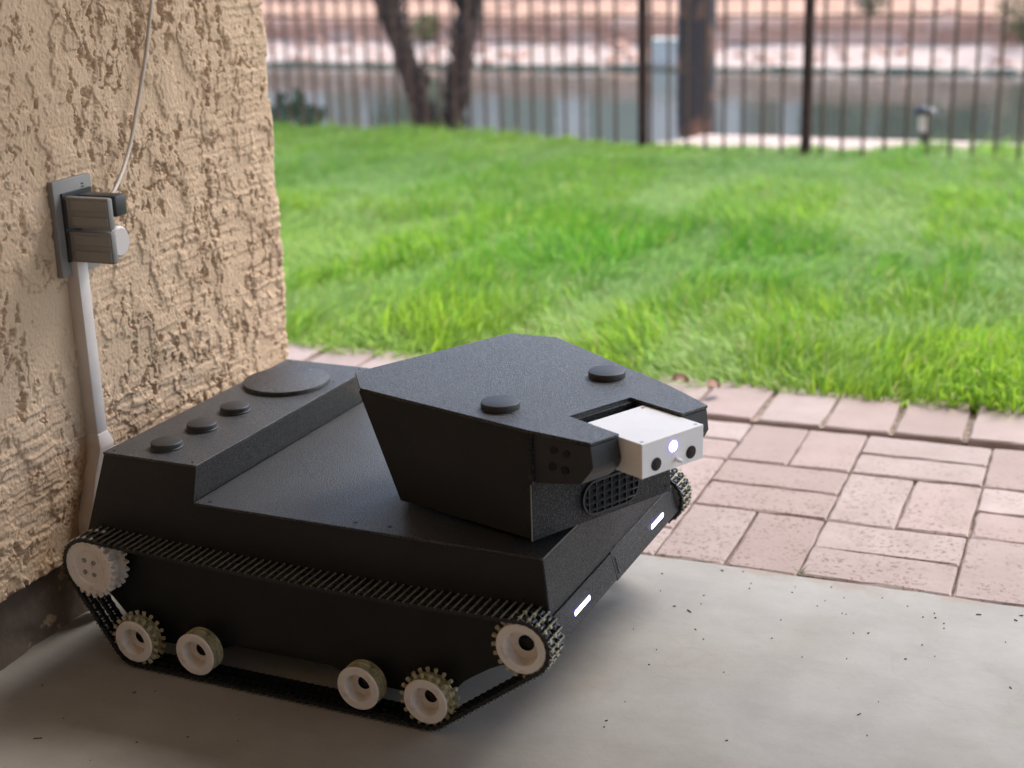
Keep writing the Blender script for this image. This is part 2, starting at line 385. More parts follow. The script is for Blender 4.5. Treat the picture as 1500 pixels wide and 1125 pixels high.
for i in range(-17, 9):
    for j, (y0, y1) in enumerate(rows):
        xc = U0+PW*(i+.5); ym = (y0+y1)/2; ly = (y1-y0)
        for k in (-1, 1):
            jz = random.uniform(-.0018, .0018); jr = random.uniform(-.006, .006); tx = random.uniform(-.005, .005); ty = random.uniform(-.005, .005)
            jx, jy = random.uniform(-.001, .001), random.uniform(-.001, .001)
            zz = -.0035+jz*.45
            if (i+j) % 2 == 0: put(random.choice(PVL), xc+k*PW/4+jx, ym+jy, zz, jr, tx, ty, 1, (ly-.004)/.197)
            else: put(random.choice(PVL), xc+jx, ym+k*ly/4+jy, zz, math.pi/2+jr, tx, ty, (ly/2-.004)/.097, 1)
for i in range(-28, 16):
    x = -.585*S+i*.1385*S*1.0
    put(random.choice(PSL), x+random.uniform(-.003, .003), 2.835*S+.098+random.uniform(-.003, .003), .001+random.uniform(-.0025, .0025), random.uniform(-.02, .02), random.uniform(-.008, .008), random.uniform(-.008, .008))

# ---- lawn grass (uncountable): one mesh of blades
def make_grass():
    n = 235000
    y = 2.555+(RNG.random(n)**.92)*4.25
    r = RNG.random(n)
    x = np.where(RNG.random(n) < .9, (-.70+.84*r)*(y+.25), -6.5+9.5*r)
    keep = ~((x < -1.20) & (y < 1.95)); x, y = x[keep], y[keep]; n = len(x)
    # ragged front edge over the soldier course
    y = np.maximum(y, 2.575+.028*fbm(x*5, x*0+1.5, 31, 3))
    patch = fbm(x*1.7, y*1.7, 41, 3); p2 = fbm(x*4.5, y*4.5, 43, 3); p3 = fbm(x*.8+9, y*.8, 47, 2)
    flat_farlit = np.clip(sstep(.0, .40, p2*.7+patch*.5)+.55*sstep(3.6, 6.2, y), 0, 1)                     # matted patches; far lawn paled in place of brighter light there
    ca, sa_ = math.cos(1.62), math.sin(1.62); al, ac = x*ca+y*sa_, -x*sa_+y*ca
    streak = fbm(ac*5.5+.5*fbm(x*1.2, y*1.2, 57, 2), al*.8, 59, 3); flat_farlit = np.clip(flat_farlit*.75+.9*sstep(.04, .32, streak), 0, 1)
    h = (.070+.035*patch+.02*RNG.normal(size=n))*(1-.35*flat_farlit); h = np.clip(h, .03, .15)
    front = sstep(2.75, 2.57, y); h = h*(1-.25*front)
    h *= 1+np.where(y > 5.8, .35-.85*sstep(-2.9, -2.2, x)*sstep(-.75, -1.1, x), 0)*sstep(5.8, 6.2, y)
    ang = 2*math.pi*(fbm(x*1.1+3, y*1.1, 51, 3)*.9+.12)+RNG.normal(size=n)*.85
    lean = np.clip(.45+.35*flat_farlit+.25*RNG.normal(size=n), .05, 1.25)
    w = (.0015+.0010*RNG.random(n))*(1+.10*(y-2.5))
    dx, dy = np.cos(ang), np.sin(ang); px, py = -dy, dx
    fa = RNG.random(n)*math.pi; qx, qy = np.cos(fa), np.sin(fa)    # width direction
    z0 = ter_z(y)+.012
    V = np.zeros((n, 7, 3), np.float32)
    for k, (t, ww) in enumerate(((0, .8), (.40, 1), (.75, .7))):
        bend = lean*t*t*h*1.05; zz = h*(t-.42*lean*t*t)
        for s, c in ((-1, 0), (1, 1)):
            V[:, 2*k+c, 0] = x+dx*bend+s*qx*w*ww; V[:, 2*k+c, 1] = y+dy*bend+s*qy*w*ww; V[:, 2*k+c, 2] = z0+zz
    V[:, 6, 0] = x+dx*lean*h*1.25; V[:, 6, 1] = y+dy*lean*h*1.25; V[:, 6, 2] = z0+h*(1-.5*lean)
    b = (np.arange(n)*7)[:, None]
    tri = np.concatenate([b+np.array([[0, 1, 3]]), b+np.array([[0, 3, 2]]), b+np.array([[2, 3, 5]]), b+np.array([[2, 5, 4]]), b+np.array([[4, 5, 6]])], 0)
    g0, g1, g2, g3 = np.array([.135, .37, .035]), np.array([.38, .55, .045]), np.array([.43, .58, .22]), np.array([.50, .46, .20])
    m = np.clip(.5+.6*p3+.35*RNG.normal(size=n), 0, 1)[:, None]; c = g0*(1-m)+g1*m
    m = (np.clip(flat_farlit*.75+.2*RNG.normal(size=n), 0, 1)*.65)[:, None]; c = c*(1-m)+g2*m
    dead = (RNG.random(n) < .045)[:, None]; c = np.where(dead, g3, c)
    c = c*(.8+.4*RNG.random(n))[:, None]
    col = np.ones((n, 7, 4), np.float32); col[:, :, :3] = c[:, None, :]
    o = np_mesh('lawn_grass', V.reshape(-1, 3), tri, M_GRASS, smooth=False, col=col.reshape(-1, 4))
    tag(o, 'bright green shaggy lawn grass beyond the paver path', 'grass', kind='stuff')
make_grass()

# ---- stucco wall
WX, WY = -1.1885, 1.9355          # wall face and outer corner
wall = empty('stucco_wall', (WX, WY, 0)); tag(wall, 'tan rough stucco wall with an outlet, left of the robot', 'wall', kind='thing')
def make_stucco():
    step = .00128; z0, z1 = .088, .86; R = .014
    L1 = WY-R-1.10; La = R*math.pi/2; L2 = .20
    s = np.arange(0, L1+La+L2, step); z = np.arange(z0, z1, step)
    Sg, Zg = np.meshgrid(s, z)
    # warped coordinates
    wx = fbm(Sg*80, Zg*80, 61, 4, .75)*.009; wz = fbm(Sg*80+7, Zg*80, 63, 4, .75)*.009
    a, b = Sg+wx, Zg+wz
    low = fbm(Sg*6, Zg*6, 65, 3)*.002
    n1 = fbm(a*30, b*22, 67, 3, .55)
    plate = sstep(-.01, .025, n1)*.0021+sstep(.28, .31, n1)*.0011
    n2 = fbm(a*52+3, b*24+1, 71, 3, .6)
    n3 = fbm(a*13+5, b*11, 72, 2)
    gro = np.exp(-(n2/.042)**2)*sstep(.06, .34, n3+.25*n1)*.0075
    n4 = fbm(a*120, b*75, 75, 2); pits = sstep(.40, .60, n4)*sstep(-.1, .30, fbm(Sg*17, Zg*17, 77, 2))*.0070
    strip = fbm(Sg*12, Zg*190+3*wx*40, 79, 2)*.0019*sstep(-.25, .25, fbm(Sg*9+4, Zg*9, 81, 2))
    grain = fbm(Sg*330, Zg*330, 83, 2)*.0007
    h = low+plate-gro-pits+strip+grain
    # base line of the coat is broken
    bx = np.where(Sg < L1, 0., np.where(Sg < L1+La, R*(1-np.cos((Sg-L1)/R)), R+(Sg-L1-La)))
    by = np.where(Sg < L1, -(L1-Sg), np.where(Sg < L1+La, R*np.sin((Sg-L1)/R), R))
    t = np.clip((Sg-L1)/R, 0, math.pi/2); nxn, nyn = np.cos(t), np.sin(t)
    bul = -.010*sstep(.0, .05, .14-Zg)*0
    px = -bx+nxn*(h+bul); py = by-R+nyn*h
    zz = Zg.copy(); zz[0, :] += fbm(s*40, s*0, 85, 4)*.006+.004
    V = np.stack([px, py, zz], -1).reshape(-1, 3); nx_, ny_ = len(s), len(z); idx = np.arange(nx_*ny_).reshape(ny_, nx_)
    Q = np.stack([idx[:-1, :-1], idx[:-1, 1:], idx[1:, 1:], idx[1:, :-1]], -1).reshape(-1, 4)
    np_mesh('stucco_coat', V, Q, M_STUCCO, wall)
make_stucco()
bm = bmesh.new(); box(bm, -.34, -.012, -4.55, -.016, .086, 2.38); from_bm('wall_core', bm, M_STUCCO, wall)
bm = bmesh.new(); box(bm, -.006, -.0005, -4.55, -.8335, .088, 2.38); box(bm, -.0055, .0, -.8335, -.02, .859, 2.38); box(bm, -.34, -.21, -.0161, -.002, .088, 2.38); box(bm, -.21, -.013, -.0161, -.002, .859, 2.38); from_bm('upper_coat', bm, M_STUCCO, wall)
def footing():
    step = .004; s = np.arange(-1.4, -.004, step); z = np.arange(-.02, .0985, step); Sg, Zg = np.meshgrid(s, z)
    h = fbm(Sg*25, Zg*25, 91, 4)*.004-.013+.004*sstep(.02, -.01, Zg)
    idx = np.arange(Sg.size).reshape(Sg.shape)
    Q = np.stack([idx[:-1, :-1], idx[:-1, 1:], idx[1:, 1:], idx[1:, :-1]], -1).reshape(-1, 4)
    np_mesh('footing', np.stack([h, Sg, Zg], -1).reshape(-1, 3), Q, M_FOUND, wall)
    bm = bmesh.new(); box(bm, -.33, -.02, -4.55, -.006, -.1, .087); from_bm('footing_core', bm, M_FOUND, wall)
footing()

# ---- outlet with flip covers, plugs, cable, conduit (on the wall face x = WX)
S_ = .85
oy0, oy1, oz0, oz1 = 1.660*S_, 1.746*S_, .5215*S_, .660*S_
outlet = empty('outlet_box', (WX, (oy0+oy1)/2, oz0)); tag(outlet, 'grey weatherproof outlet with two flip covers on the stucco wall', 'outlet')
w2 = (oy1-oy0)/2; H = oz1-oz0
bm = bmesh.new(); box(bm, -.004, .009, -w2, w2, 0, H); bev(bm, .0018, 2); from_bm('back_plate', bm, M_GREYBOX, outlet, True)
bm = bmesh.new(); box(bm, .009, .012, -w2+.012, w2-.006, .018, H-.016); from_bm('gasket', bm, M_PLUGB, outlet)
for za, zb in ((.0180, .0565), (.0600, .0985)):
    bm = bmesh.new(); box(bm, .0115, .076, -w2+.014, -w2+.024, za, zb); bev(bm, .0028, 2)
    c = from_bm('flip_cover', bm, M_GREYBOX, outlet, True)
    for q, hq in ((.10, .30), (.58, .32)):
        bm = bmesh.new(); zz = za+(zb-za)*q; box(bm, .022, .074, -w2+.0122, -w2+.0139, zz, zz+(zb-za)*hq); bev(bm, .0007); from_bm('moulded_rib', bm, M_GREYBOX, c)
    bm = bmesh.new(); lathe(bm, [(.0025, za+.004), (.0025, zb-.004)], 10, 'z', Matrix.Translation((.0125, -w2+.0145, 0)), True); from_bm('hinge', bm, M_PLUGB, c, True)
for zz in (.038, .078):
    bm = bmesh.new(); box(bm, .0118, .0150, -w2+.030, w2-.010, zz-.014, zz+.014); bev(bm, .002); from_bm('socket', bm, M_GREYBOX, outlet)
for dy, dz in ((0, 0), (0, .0045), (0, .009)):
    bm = bmesh.new(); box(bm, .0088, .0094, .016+dy, .0205+dy, H-.018+dz*.8, H-.0165+dz*.8); from_bm('moulded_mark', bm, M_PLUGB, outlet)
bm = bmesh.new(); box(bm, .0155, .072, -.011, .011, -.013, .013); bev(bm, .003, 2)
pl = from_bm('plug_adapter', bm, M_PLUGB, None, True, (WX, 1.4560, oz0+.0850)); tag(pl, 'small black plug in the upper flip cover of the outlet', 'plug')
bm = bmesh.new(); lathe(bm, [(.001, .0155), (.018, .0155), (.0195, .018), (.0195, .062), (.0165, .065), (.0001, .065)], 30, 'x', None, False)
pl2 = from_bm('round_plug', bm, M_PLUGW, None, True, (WX, 1.4565, oz0+.0395)); tag(pl2, 'pale round plug behind the lower flip cover of the outlet', 'plug')
bm = bmesh.new()
cp = [(.045, 1.460, .532), (.045, 1.4763, .5382), (.030, 1.5173, .5544), (.015, 1.5596, .5817), (.010, 1.5886, .6253), (.010, 1.6162, .6829), (.010, 1.6322, .7245), (.010, 1.644, .7579), (.010, 1.655, .80), (.010, 1.665, .95), (.010, 1.668, 1.4), (.010, 1.668, 2.38)]
pts = []
for i in range(len(cp)-1):
    p0, p1, p2, p3 = [Vector(cp[max(0, min(len(cp)-1, i+d))]) for d in (-1, 0, 1, 2)]
    for t in np.linspace(0, 1, 7)[:-1]:
        q = .5*((2*p1)+(p2-p0)*t+(2*p0-5*p1+4*p2-p3)*t*t+(3*p1-p0-3*p2+p3)*t**3); pts.append((WX+q.x, q.y, q.z))
tube(bm, pts, .0025, 8); tag(from_bm('power_cable', bm, M_CABLE, None, 'all'), 'thin pale cable hanging down the stucco wall to the plug', 'cable')
cond = empty('wall_conduit', (WX, 1.437, 0)); tag(cond, 'pale painted square conduit running down the wall below the outlet', 'conduit')
def prism_z(bm, secs):
    prev = None
    for (x0, x1, y0, y1, z) in secs:
        r = [bm.verts.new(p) for p in ((x0, y0, z), (x1, y0, z), (x1, y1, z), (x0, y1, z))]
        if prev:
            for k in range(4): bm.faces.new((prev[k], prev[(k+1) % 4], r[(k+1) % 4], r[k]))
        else: bm.faces.new(r[::-1])
        prev = r
    bm.faces.new(prev)
bm = bmesh.new(); prism_z(bm, [(-.004, .018, -.009, .011, .232), (-.004, .018, -.009, .011, .470)]); bev(bm, .0012, 2); from_bm('channel', bm, M_COND, cond, True)
bm = bmesh.new(); prism_z(bm, [(-.004, .020, -.052, -.030, .01), (-.004, .020, -.044, -.022, .130), (-.004, .020, -.026, -.002, .185), (-.004, .022, -.012, .018, .219), (-.004, .019, -.0095, .0115, .238)]); bev(bm, .002, 2)
from_bm('offset_fitting', bm, M_COND, cond, True)

# ================================================================== ROBOT
mm = .001
robot = empty('tracked_robot', (-1.0849, 1.3302, 0), -.0339)
tag(robot, 'black tank-like tracked robot with turret and white sensor box parked on the slab', 'robot')
HW = 401.3
def panel(name, A, B, mat, parent, b=.7, smooth=False):
    bm = bmesh.new(); loft(bm, [tuple(c*mm for c in p) for p in A], [tuple(c*mm for c in p) for p in B]); bev(bm, b*mm)
    return from_bm(name, bm, mat, parent, smooth)
def slab_y(name, poly, y0, y1, mat, parent, b=.6):
    return panel(name, [(x, y0, z) for x, z in poly], [(x, y1, z) for x, z in poly], mat, parent, b)
# hull core (slightly inside of the panels)
core_poly = [(4, 252), (128, 252), (119, 206), (559, 206), (565, 143), (572, 112), (545, 92), (500, 70), (462, 45), (440, 30), (50, 30), (8, 50), (-14, 72), (-44, 122)]
hull = slab_y('hull', core_poly, 7, HW-7, M_SIDE, robot, 0)
arch = [(145+168*t, 27+17*math.sin(math.pi*t)**.8 if 0 < t < 1 else 27) for t in np.linspace(0, 1, 15)]
side = [(0, 255.6), (131.2, 255.6), (122.6, 208.3), (562.5, 208.3), (568.5, 143.6), (576, 113), (560, 92), (535, 84), (510.7, 77.4), (489, 66.5), (465, 48), (452, 34), (440, 24), (400, 20), (350, 22)]+[(x, z) for x, z in arch[::-1]]+[(110, 22), (60, 20), (36, 26), (11, 45), (-14.7, 71.8), (-40, 108), (-50.5, 120)]
for y0, y1 in ((0, 6), (HW-6, HW)):
    sp = slab_y('side_panel', side, y0, y1, M_SIDE, hull, .5)
    yo = y0-.4 if y0 == 0 else y1-.2
    for (x, z) in ((10, 243), (118, 241), (130, 196), (-22, 168), (250, 178), (330, 190), (395, 160), (480, 172), (545, 188), (540, 160), (240, 120)):
        bm = bmesh.new(); lathe(bm, [(.0005, 0), (.0022, 0), (.0022, .0006), (.0005, .0006)], 12, 'y'); from_bm('screw', bm, M_BLACKBOLT, sp, False, (x*mm, yo*mm, z*mm))
    bm = bmesh.new(); box(bm, .2537, .2543, (y0-.15)*mm if y0 == 0 else (y1-.1)*mm, (y0+.1)*mm if y0 == 0 else (y1+.15)*mm, .048, .148); from_bm('panel_seam', bm, M_DARK, sp)
E2 = .8
def cross(name, p, q, th, mat, y0=-E2, y1=HW+E2, b=.5, inward=(0, -1)):
    """sheet from (x,z) p to q with thickness th offset along inward"""
    dx, dz = q[0]-p[0], q[1]-p[1]; L = math.hypot(dx, dz); nx_, nz_ = -dz/L, dx/L
    if nx_*inward[0]+nz_*inward[1] < 0: nx_, nz_ = -nx_, -nz_
    poly = [p, q, (q[0]+nx_*th, q[1]+nz_*th), (p[0]+nx_*th, p[1]+nz_*th)]
    return slab_y(name, poly, y0, y1, mat, hull, b)
lid = cross('rear_lid', (-.6, 258.6), (132.4, 258.6), 3, M_TEX)
cross('step_panel', (132, 255.5), (123.3, 211.9), 3, M_TEX, .2, HW-.2, .3, (-1, 0))
deck = cross('deck_panel', (123.3, 211.5), (563.5, 211.5), 3, M_TEX)
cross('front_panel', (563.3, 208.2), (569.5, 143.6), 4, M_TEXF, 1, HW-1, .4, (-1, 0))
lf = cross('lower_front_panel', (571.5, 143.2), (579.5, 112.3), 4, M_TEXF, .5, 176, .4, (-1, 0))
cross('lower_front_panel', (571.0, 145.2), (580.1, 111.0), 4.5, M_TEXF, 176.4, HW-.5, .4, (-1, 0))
cross('rear_panel', (-.3, 255.5), (-50.5, 119), 3, M_SIDE, .3, HW-.3, .4, (1, 0))
# little seam and notch of the lower front panel
bm = bmesh.new(); M = Matrix.Translation((.5763, .1835, .1262)) @ Matrix.Rotation(math.radians(-14.5), 4, 'Y'); box(bm, .0, .0005, -.0004, .0004, -.010, .010, M); from_bm('panel_seam', bm, M_DARK, lf)
# lit marker bars on the lower front panel
ang_lf = math.atan2(579.5-571.5, 143.2-112.3)
for yc in (74.6, 327.5):
    for nm, (a, b_, pr), mt in (('marker_light', (22.5, 2.2, 1.0), M_LED), ('marker_bezel', (23.1, 2.8, .7), M_LEDR)):
        bm = bmesh.new(); M = Matrix.Translation((.5758, yc*mm, .1252)) @ Matrix.Rotation(-ang_lf, 4, 'Y')
        ch = b_*1.0
        poly = [(-a, -b_), (a-ch, -b_), (a, b_*.2), (a, b_), (-a+ch, b_), (-a, -b_*.2)]
        vs = loft(bm, [(-.002, y*mm, z*mm) for y, z in poly], [(pr*mm, y*mm, z*mm) for y, z in poly]); bmesh.ops.transform(bm, matrix=M, verts=vs)
        if nm == 'marker_light': ledo = from_bm(nm, bm, mt, robot)
        else: from_bm(nm, bm, mt, ledo)
# disc caps
def disc(name, r, h, mat, parent, loc, n=40, soft=.0012):
    bm = bmesh.new(); lathe(bm, [(.0004, 0), (r, 0), (r, h-soft), (r-soft*.4, h-soft*.3), (r-soft, h), (.0004, h)], n)
    return from_bm(name, bm, mat, parent, True, loc)
for yy in (40, 111, 182):
    d = disc('disc_cap', .0185, .0075, M_CAP, robot, (.0615, yy*mm, .2588)); disc('cap_base', .0198, .0022, M_CAP, d, (0, 0, -.0001))
disc('round_hatch', .0575, .0056, M_TEX, robot, (.0610, .3040, .2587), 72, .0004)
bm = bmesh.new(); lathe(bm, [(.0004, 0), (.0017, 0), (.0013, .001), (.0004, .0012)], 10); from_bm('rivet', bm, M_BOLT, lid, True, (.0700, .3500, .2643))
for (x, y) in ((10, 8), (122, 8), (10, 393), (122, 393), (118, 330)):
    bm = bmesh.new(); lathe(bm, [(.0004, 0), (.0019, 0), (.0015, .0006), (.0004, .0007)], 10); from_bm('screw', bm, M_BLACKBOLT, lid, True, (x*mm, y*mm, .2585))
for (x, y) in ((330, 16), (372, 18), (140, 9), (545, 9)):
    bm = bmesh.new(); lathe(bm, [(.0004, 0), (.0025, 0), (.0022, .0006), (.0004, .0007)], 10); from_bm('screw', bm, M_BLACKBOLT, deck, True, (x*mm, y*mm, .2114))

# ---- turret
TZ = 340
turret = empty('turret', (.6502, .0906, 0), math.radians(-26.0), robot)
def ty(x): return 85+(-x)*63/319
botp = [(-258, -ty(-258)), (-76, -ty(-76)+.6), (-76, ty(-76)-.6), (-258, ty(-258)), (-300, 108), (-300, -108)]
topp = [(-318, -ty(-318)), (-76, -ty(-76)+.6), (-76, ty(-76)-.6), (-318, ty(-318)), (-374, 118), (-374, -118)]
panel('turret_body', [(x, y, 215) for x, y in botp], [(x, y, TZ-4) for x, y in topp], M_SIDE, turret, .6)
disc('slew_ring', .085, .006, M_SIDE, turret, (-.185, 0, .2113), 48)
# side plates: thin sheets laid over the body
for s in (-1, 1):
    A = [(-264, s*(ty(-264)-.2), 215.5), (-75.4, s*(ty(-75.4)-.2), 215.5), (-75.4, s*(ty(-75.4)-.2), 336.4), (-320, s*(ty(-320)-.2), 336.4)]
    Bq = [(x, y+s*2.6, z) for x, y, z in A]
    spn = panel('turret_side_panel', A, Bq, M_SIDE, turret, .5)
    for (x, z) in ((-303, 327), (-88, 328), (-88, 270), (-86, 228), (-250, 226)):
        bm = bmesh.new(); lathe(bm, [(.0004, 0), (.0021, 0), (.0021, .0006), (.0004, .0006)], 12, 'y'); from_bm('screw', bm, M_BLACKBOLT, spn, False, (x*mm, s*(ty(x)+2.5)*mm-(0.0003 if s < 0 else -.0), z*mm))
# front plate
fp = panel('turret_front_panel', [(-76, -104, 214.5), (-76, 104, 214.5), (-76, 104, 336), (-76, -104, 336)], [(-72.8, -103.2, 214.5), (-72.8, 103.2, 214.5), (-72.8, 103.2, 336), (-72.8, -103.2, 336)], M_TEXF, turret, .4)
bm = bmesh.new(); box(bm, -.0735, -.0722, -.1052, -.1044, .2142, .2790); from_bm('edge_trim', bm, M_GREYBOX, turret)
for (y, z) in ((-97, 272), (-60, 232), (97, 222), (95, 272)):
    bm = bmesh.new(); lathe(bm, [(.0004, 0), (.0018, 0), (.0018, .0005), (.0004, .0005)], 12, 'x'); from_bm('screw', bm, M_BLACKBOLT, fp, False, (-.0728, y*mm, z*mm))
# top panel with notch
out = [(-319, -149), (-76, -105.8), (0, -86), (0, -46), (-78, -46), (-78, 46), (0, 46), (0, 86), (-76, 105.8), (-319, 149), (-375, 118), (-375, -118)]
panel('turret_top_panel', [(x, y, 336.4) for x, y in out], [(x, y, TZ) for x, y in out], M_TEX, turret, .5)
# cheeks
for s in (-1, 1):
    pr = [(-73, 335.8), (-1, 335.8), (2.6, 313), (-3, 305), (-15, 291), (-73, 279.5)]
    prin = [(-73, 335.8), (-1, 335.8), (4.0, 314), (0, 305), (-15, 291), (-73, 279.5)]
    A = [(x, s*(ty(min(x, 0))+.4 if z > 300 else ty(min(x, 0))-.8), z) for x, z in pr]; Bq = [(x, s*46.5, z) for x, z in prin]
    ck = panel('cheek', A, Bq, M_CAP, turret, .7)
    for (x, z) in ((-46, 322.5), (-30, 321.7), (-48.5, 303.8), (-32.5, 303.1)):
        bm = bmesh.new(); lathe(bm, [(.0004, -.0004), (.0038, -.0004), (.0038, .0006), (.0044, .0006), (.0044, -.0006)], 18, 'y')
        M = Matrix.Rotation(math.atan2(s*-63, 319)*(-1 if s < 0 else 1)*(-1 if s < 0 else 1), 4, 'Z')
        o = from_bm('sensor_hole_shade_disc', bm, M_DARK, ck, False, (x*mm, s*(ty(x)+.4)*mm, z*mm)); o.rotation_euler = (0, 0, -s*math.atan2(63, 319))  # flat black disc stands in for the shaded inside of a hole
# notch lining
bm = bmesh.new(); box(bm, -.0775, -.0757, -.046, .046, .290, .3362); from_bm('notch_back', bm, M_SIDE, turret)
bm = bmesh.new(); lathe(bm, [(.0004, 0), (.003, 0), (.003, .001), (.0004, .0012)], 12, 'x'); from_bm('screw', bm, M_BOLT, turret, False, (-.0757+.0, .036, .330))
# grille
def stadium(hl, hh, n=10):
    p = []
    for k in range(n+1): t = -math.pi/2+math.pi*k/n; p.append((hl-hh+hh*math.cos(t), hh*math.sin(t)))
    for k in range(n+1): t = math.pi/2+math.pi*k/n; p.append((-(hl-hh)+hh*math.cos(t), hh*math.sin(t)))
    return p
GC = (8.5, 241)
bm = bmesh.new()
o_, i_ = stadium(43, 20.5), stadium(40.6, 18.2); n = len(o_)
P = lambda q, x: bm.verts.new((x*mm, (GC[0]+q[0])*mm, (GC[1]+q[1])*mm))
r0 = [P(q, -72.8) for q in o_]; r1 = [P(q, -69.2) for q in o_]; r2 = [P(q, -69.2) for q in i_]; r3 = [P(q, -72.6) for q in i_]
for a, b in ((r0, r1), (r1, r2), (r2, r3)):
    for k in range(n): bm.faces.new((a[k], a[(k+1) % n], b[(k+1) % n], b[k]))
gr = from_bm('vent_grille', bm, M_CAP, turret, True)
bm = bmesh.new(); bm.faces.new([P(q, -72.55) for q in i_]); from_bm('vent_shade_backing', bm, M_DARK, gr)  # black sheet on the panel stands in for shade behind the grille
def chord(v, hl, hh):  # half extent of the stadium at offset v
    return hl-hh+math.sqrt(max(0, hh*hh-v*v))
for k in range(-3, 4):
    yv = k*11.2
    top = 18.2 if abs(yv) < 22.4 else math.sqrt(max(1, 18.2**2-(abs(yv)-22.4)**2))
    bm = bmesh.new(); box(bm, -.0725, -.0695, (GC[0]+yv-.6)*mm, (GC[0]+yv+.6)*mm, (GC[1]-top)*mm, (GC[1]+top)*mm); from_bm('grille_bar', bm, M_CAP, gr)
for k in (-1.5, -.5, .5, 1.5):
    zv = k*8.6; e = chord(zv, 40.6, 18.2)
    bm = bmesh.new(); M = Matrix.Translation((-.0709, GC[0]*mm, (GC[1]+zv)*mm)) @ Matrix.Rotation(math.radians(35), 4, 'Y'); box(bm, -.0024, .0024, -e*mm, e*mm, -.0006, .0006, M); from_bm('grille_louvre', bm, M_CAP, gr)
# turret disc caps
for yy in (-78.5, 80):
    disc('disc_cap', .0215, .0072, M_CAP, turret, (-.152, yy*mm, .3401), 44)
# sensor box
bm = bmesh.new(); box(bm, -.057, .032, -.0448, .0452, .2985, .336); bev(bm, .0006, 2); sb = from_bm('sensor_box', bm, M_WHITE, turret)
bm = bmesh.new(); box(bm, -.076, -.0571, -.02, .02, .305, .328); from_bm('mount_arm', bm, M_SIDE, sb)
for (y, z, r) in ((-24.6, 309.9, 6.6), (26.4, 309.9, 6.6)):
    bm = bmesh.new(); lathe(bm, [(r*mm*.99, -.0035), (r*mm, .0006), ((r+.5)*mm, .0004), ((r+.5)*mm, -.001)], 28, 'x'); o = from_bm('camera_lens', bm, M_DARK, sb, True, (.0321, y*mm, z*mm))
    bm = bmesh.new(); lathe(bm, [(.0003, .0009), (.0028, .0008), (.005, .0005), (r*mm, .0002)], 28, 'x'); from_bm('lens_glass', bm, M_LENS, o, 'all')
bm = bmesh.new(); lathe(bm, [(.0003, .0005), (.0060, .0005)], 28, 'x'); lo = from_bm('status_light', bm, M_LED, sb, True, (.0322, -.0005, .3235))
bm = bmesh.new(); lathe(bm, [(.0058, .0002), (.0060, .0007), (.0070, .0007), (.0070, -.0004)], 28, 'x'); from_bm('light_ring', bm, M_LEDR, lo, True)
bm = bmesh.new(); lathe(bm, [(.0024, -.001), (.0024, .004), (.0021, .0045), (.0017, .009), (.0003, .0095)], 16, 'x'); from_bm('nozzle', bm, M_WHITE, sb, True, (.0320, .0048, .3075))
bm = bmesh.new(); lathe(bm, [(.0024, -.001), (.0024, .004), (.0017, .007), (.0003, .0075)], 16, 'y'); from_bm('nozzle', bm, M_WHITE, sb, True, (.020, .0452, .312))
for (x, y) in ((-51, 38), (26, 39.5), (26, -39), (-51, -39)):
    bm = bmesh.new(); lathe(bm, [(.0003, 0), (.0021, 0), (.0021, .0004), (.0003, .0004)], 14); from_bm('screw', bm, M_BOLT, sb, False, (x*mm, y*mm, .3359))

# ---- running gear (built for the near side, mirrored copies for the far side)
def wheel_bm(R, y0, y1, bore, depth):
    bm = bmesh.new()
    lathe(bm, [(bore*.92, y0+depth), (bore*.97, y0+.0015), (bore, y0), (R-.0012, y0), (R, y0+.0012)], 44, 'y')
    return bm
def rim_bm(R, y0, y1):
    bm = bmesh.new()
    lathe(bm, [(R, y0+.0012), (R, y0+.004), (R-.0012, y0+.0048), (R-.0012, y0+.0125), (R, y0+.0132), (R, y0+.0155), (R-.0022, y0+.0160), (R-.0022, y0+.0172), (R, y0+.0177), (R, y1), (.006, y1), (.006, y1+.0185)], 44, 'y')
    return bm
def teeth_bm(R, n, y, kind, ph=0):
    bm = bmesh.new()
    for k in range(n):
        t = 2*math.pi*(k+ph)/n; M = Matrix.Rotation(-t, 4, 'Y') @ Matrix.Translation((R, y, 0))
        if kind == 'bead':
            lathe(bm, [(.0021, -.002), (.0021, .0035), (.0026, .0045), (.0024, .0065), (.0003, .0072)], 8, 'x', M)
        else:
            vs = loft(bm, [(-.003, -.0028, -.0038), (-.003, .0028, -.0038), (-.003, .0028, .0038), (-.003, -.0028, .0038)], [(.0055, -.0022, -.0012), (.0055, .0022, -.0012), (.0055, .0022, .0012), (.0055, -.0022, .0012)])
            bmesh.ops.transform(bm, matrix=M, verts=vs)
    return bm
def tooth_objs(parent, R, n, y, kind, mat, ph=0):
    """each tooth an object of its own, sharing one mesh"""
    bm = teeth_bm(0, 1, 0, kind)
    me = None
    for k in range(n):
        t = 2*math.pi*(k+ph)/n
        if me is None:
            o = from_bm('tooth', bm, mat, parent, True); me = o.data
        else:
            o = bpy.data.objects.new('tooth', me); link(o, parent)
        o.location = (R*math.cos(t), y, R*math.sin(t)); o.rotation_euler = (0, -t, 0)
WH = [('road_wheel', 43.3, 35.2, 26.6, 17, 'bead'), ('road_wheel', 131.6, 35.0, 26.6, 17, None), ('road_wheel', 350.9, 35.2, 26.4, 17, None), ('road_wheel', 435.2, 36.0, 26.6, 17, 'bead'), ('idler_wheel', 551.6, 122.2, 29.0, 19.5, 'bead2')]
Y0, Y1 = -.0375, -.0175
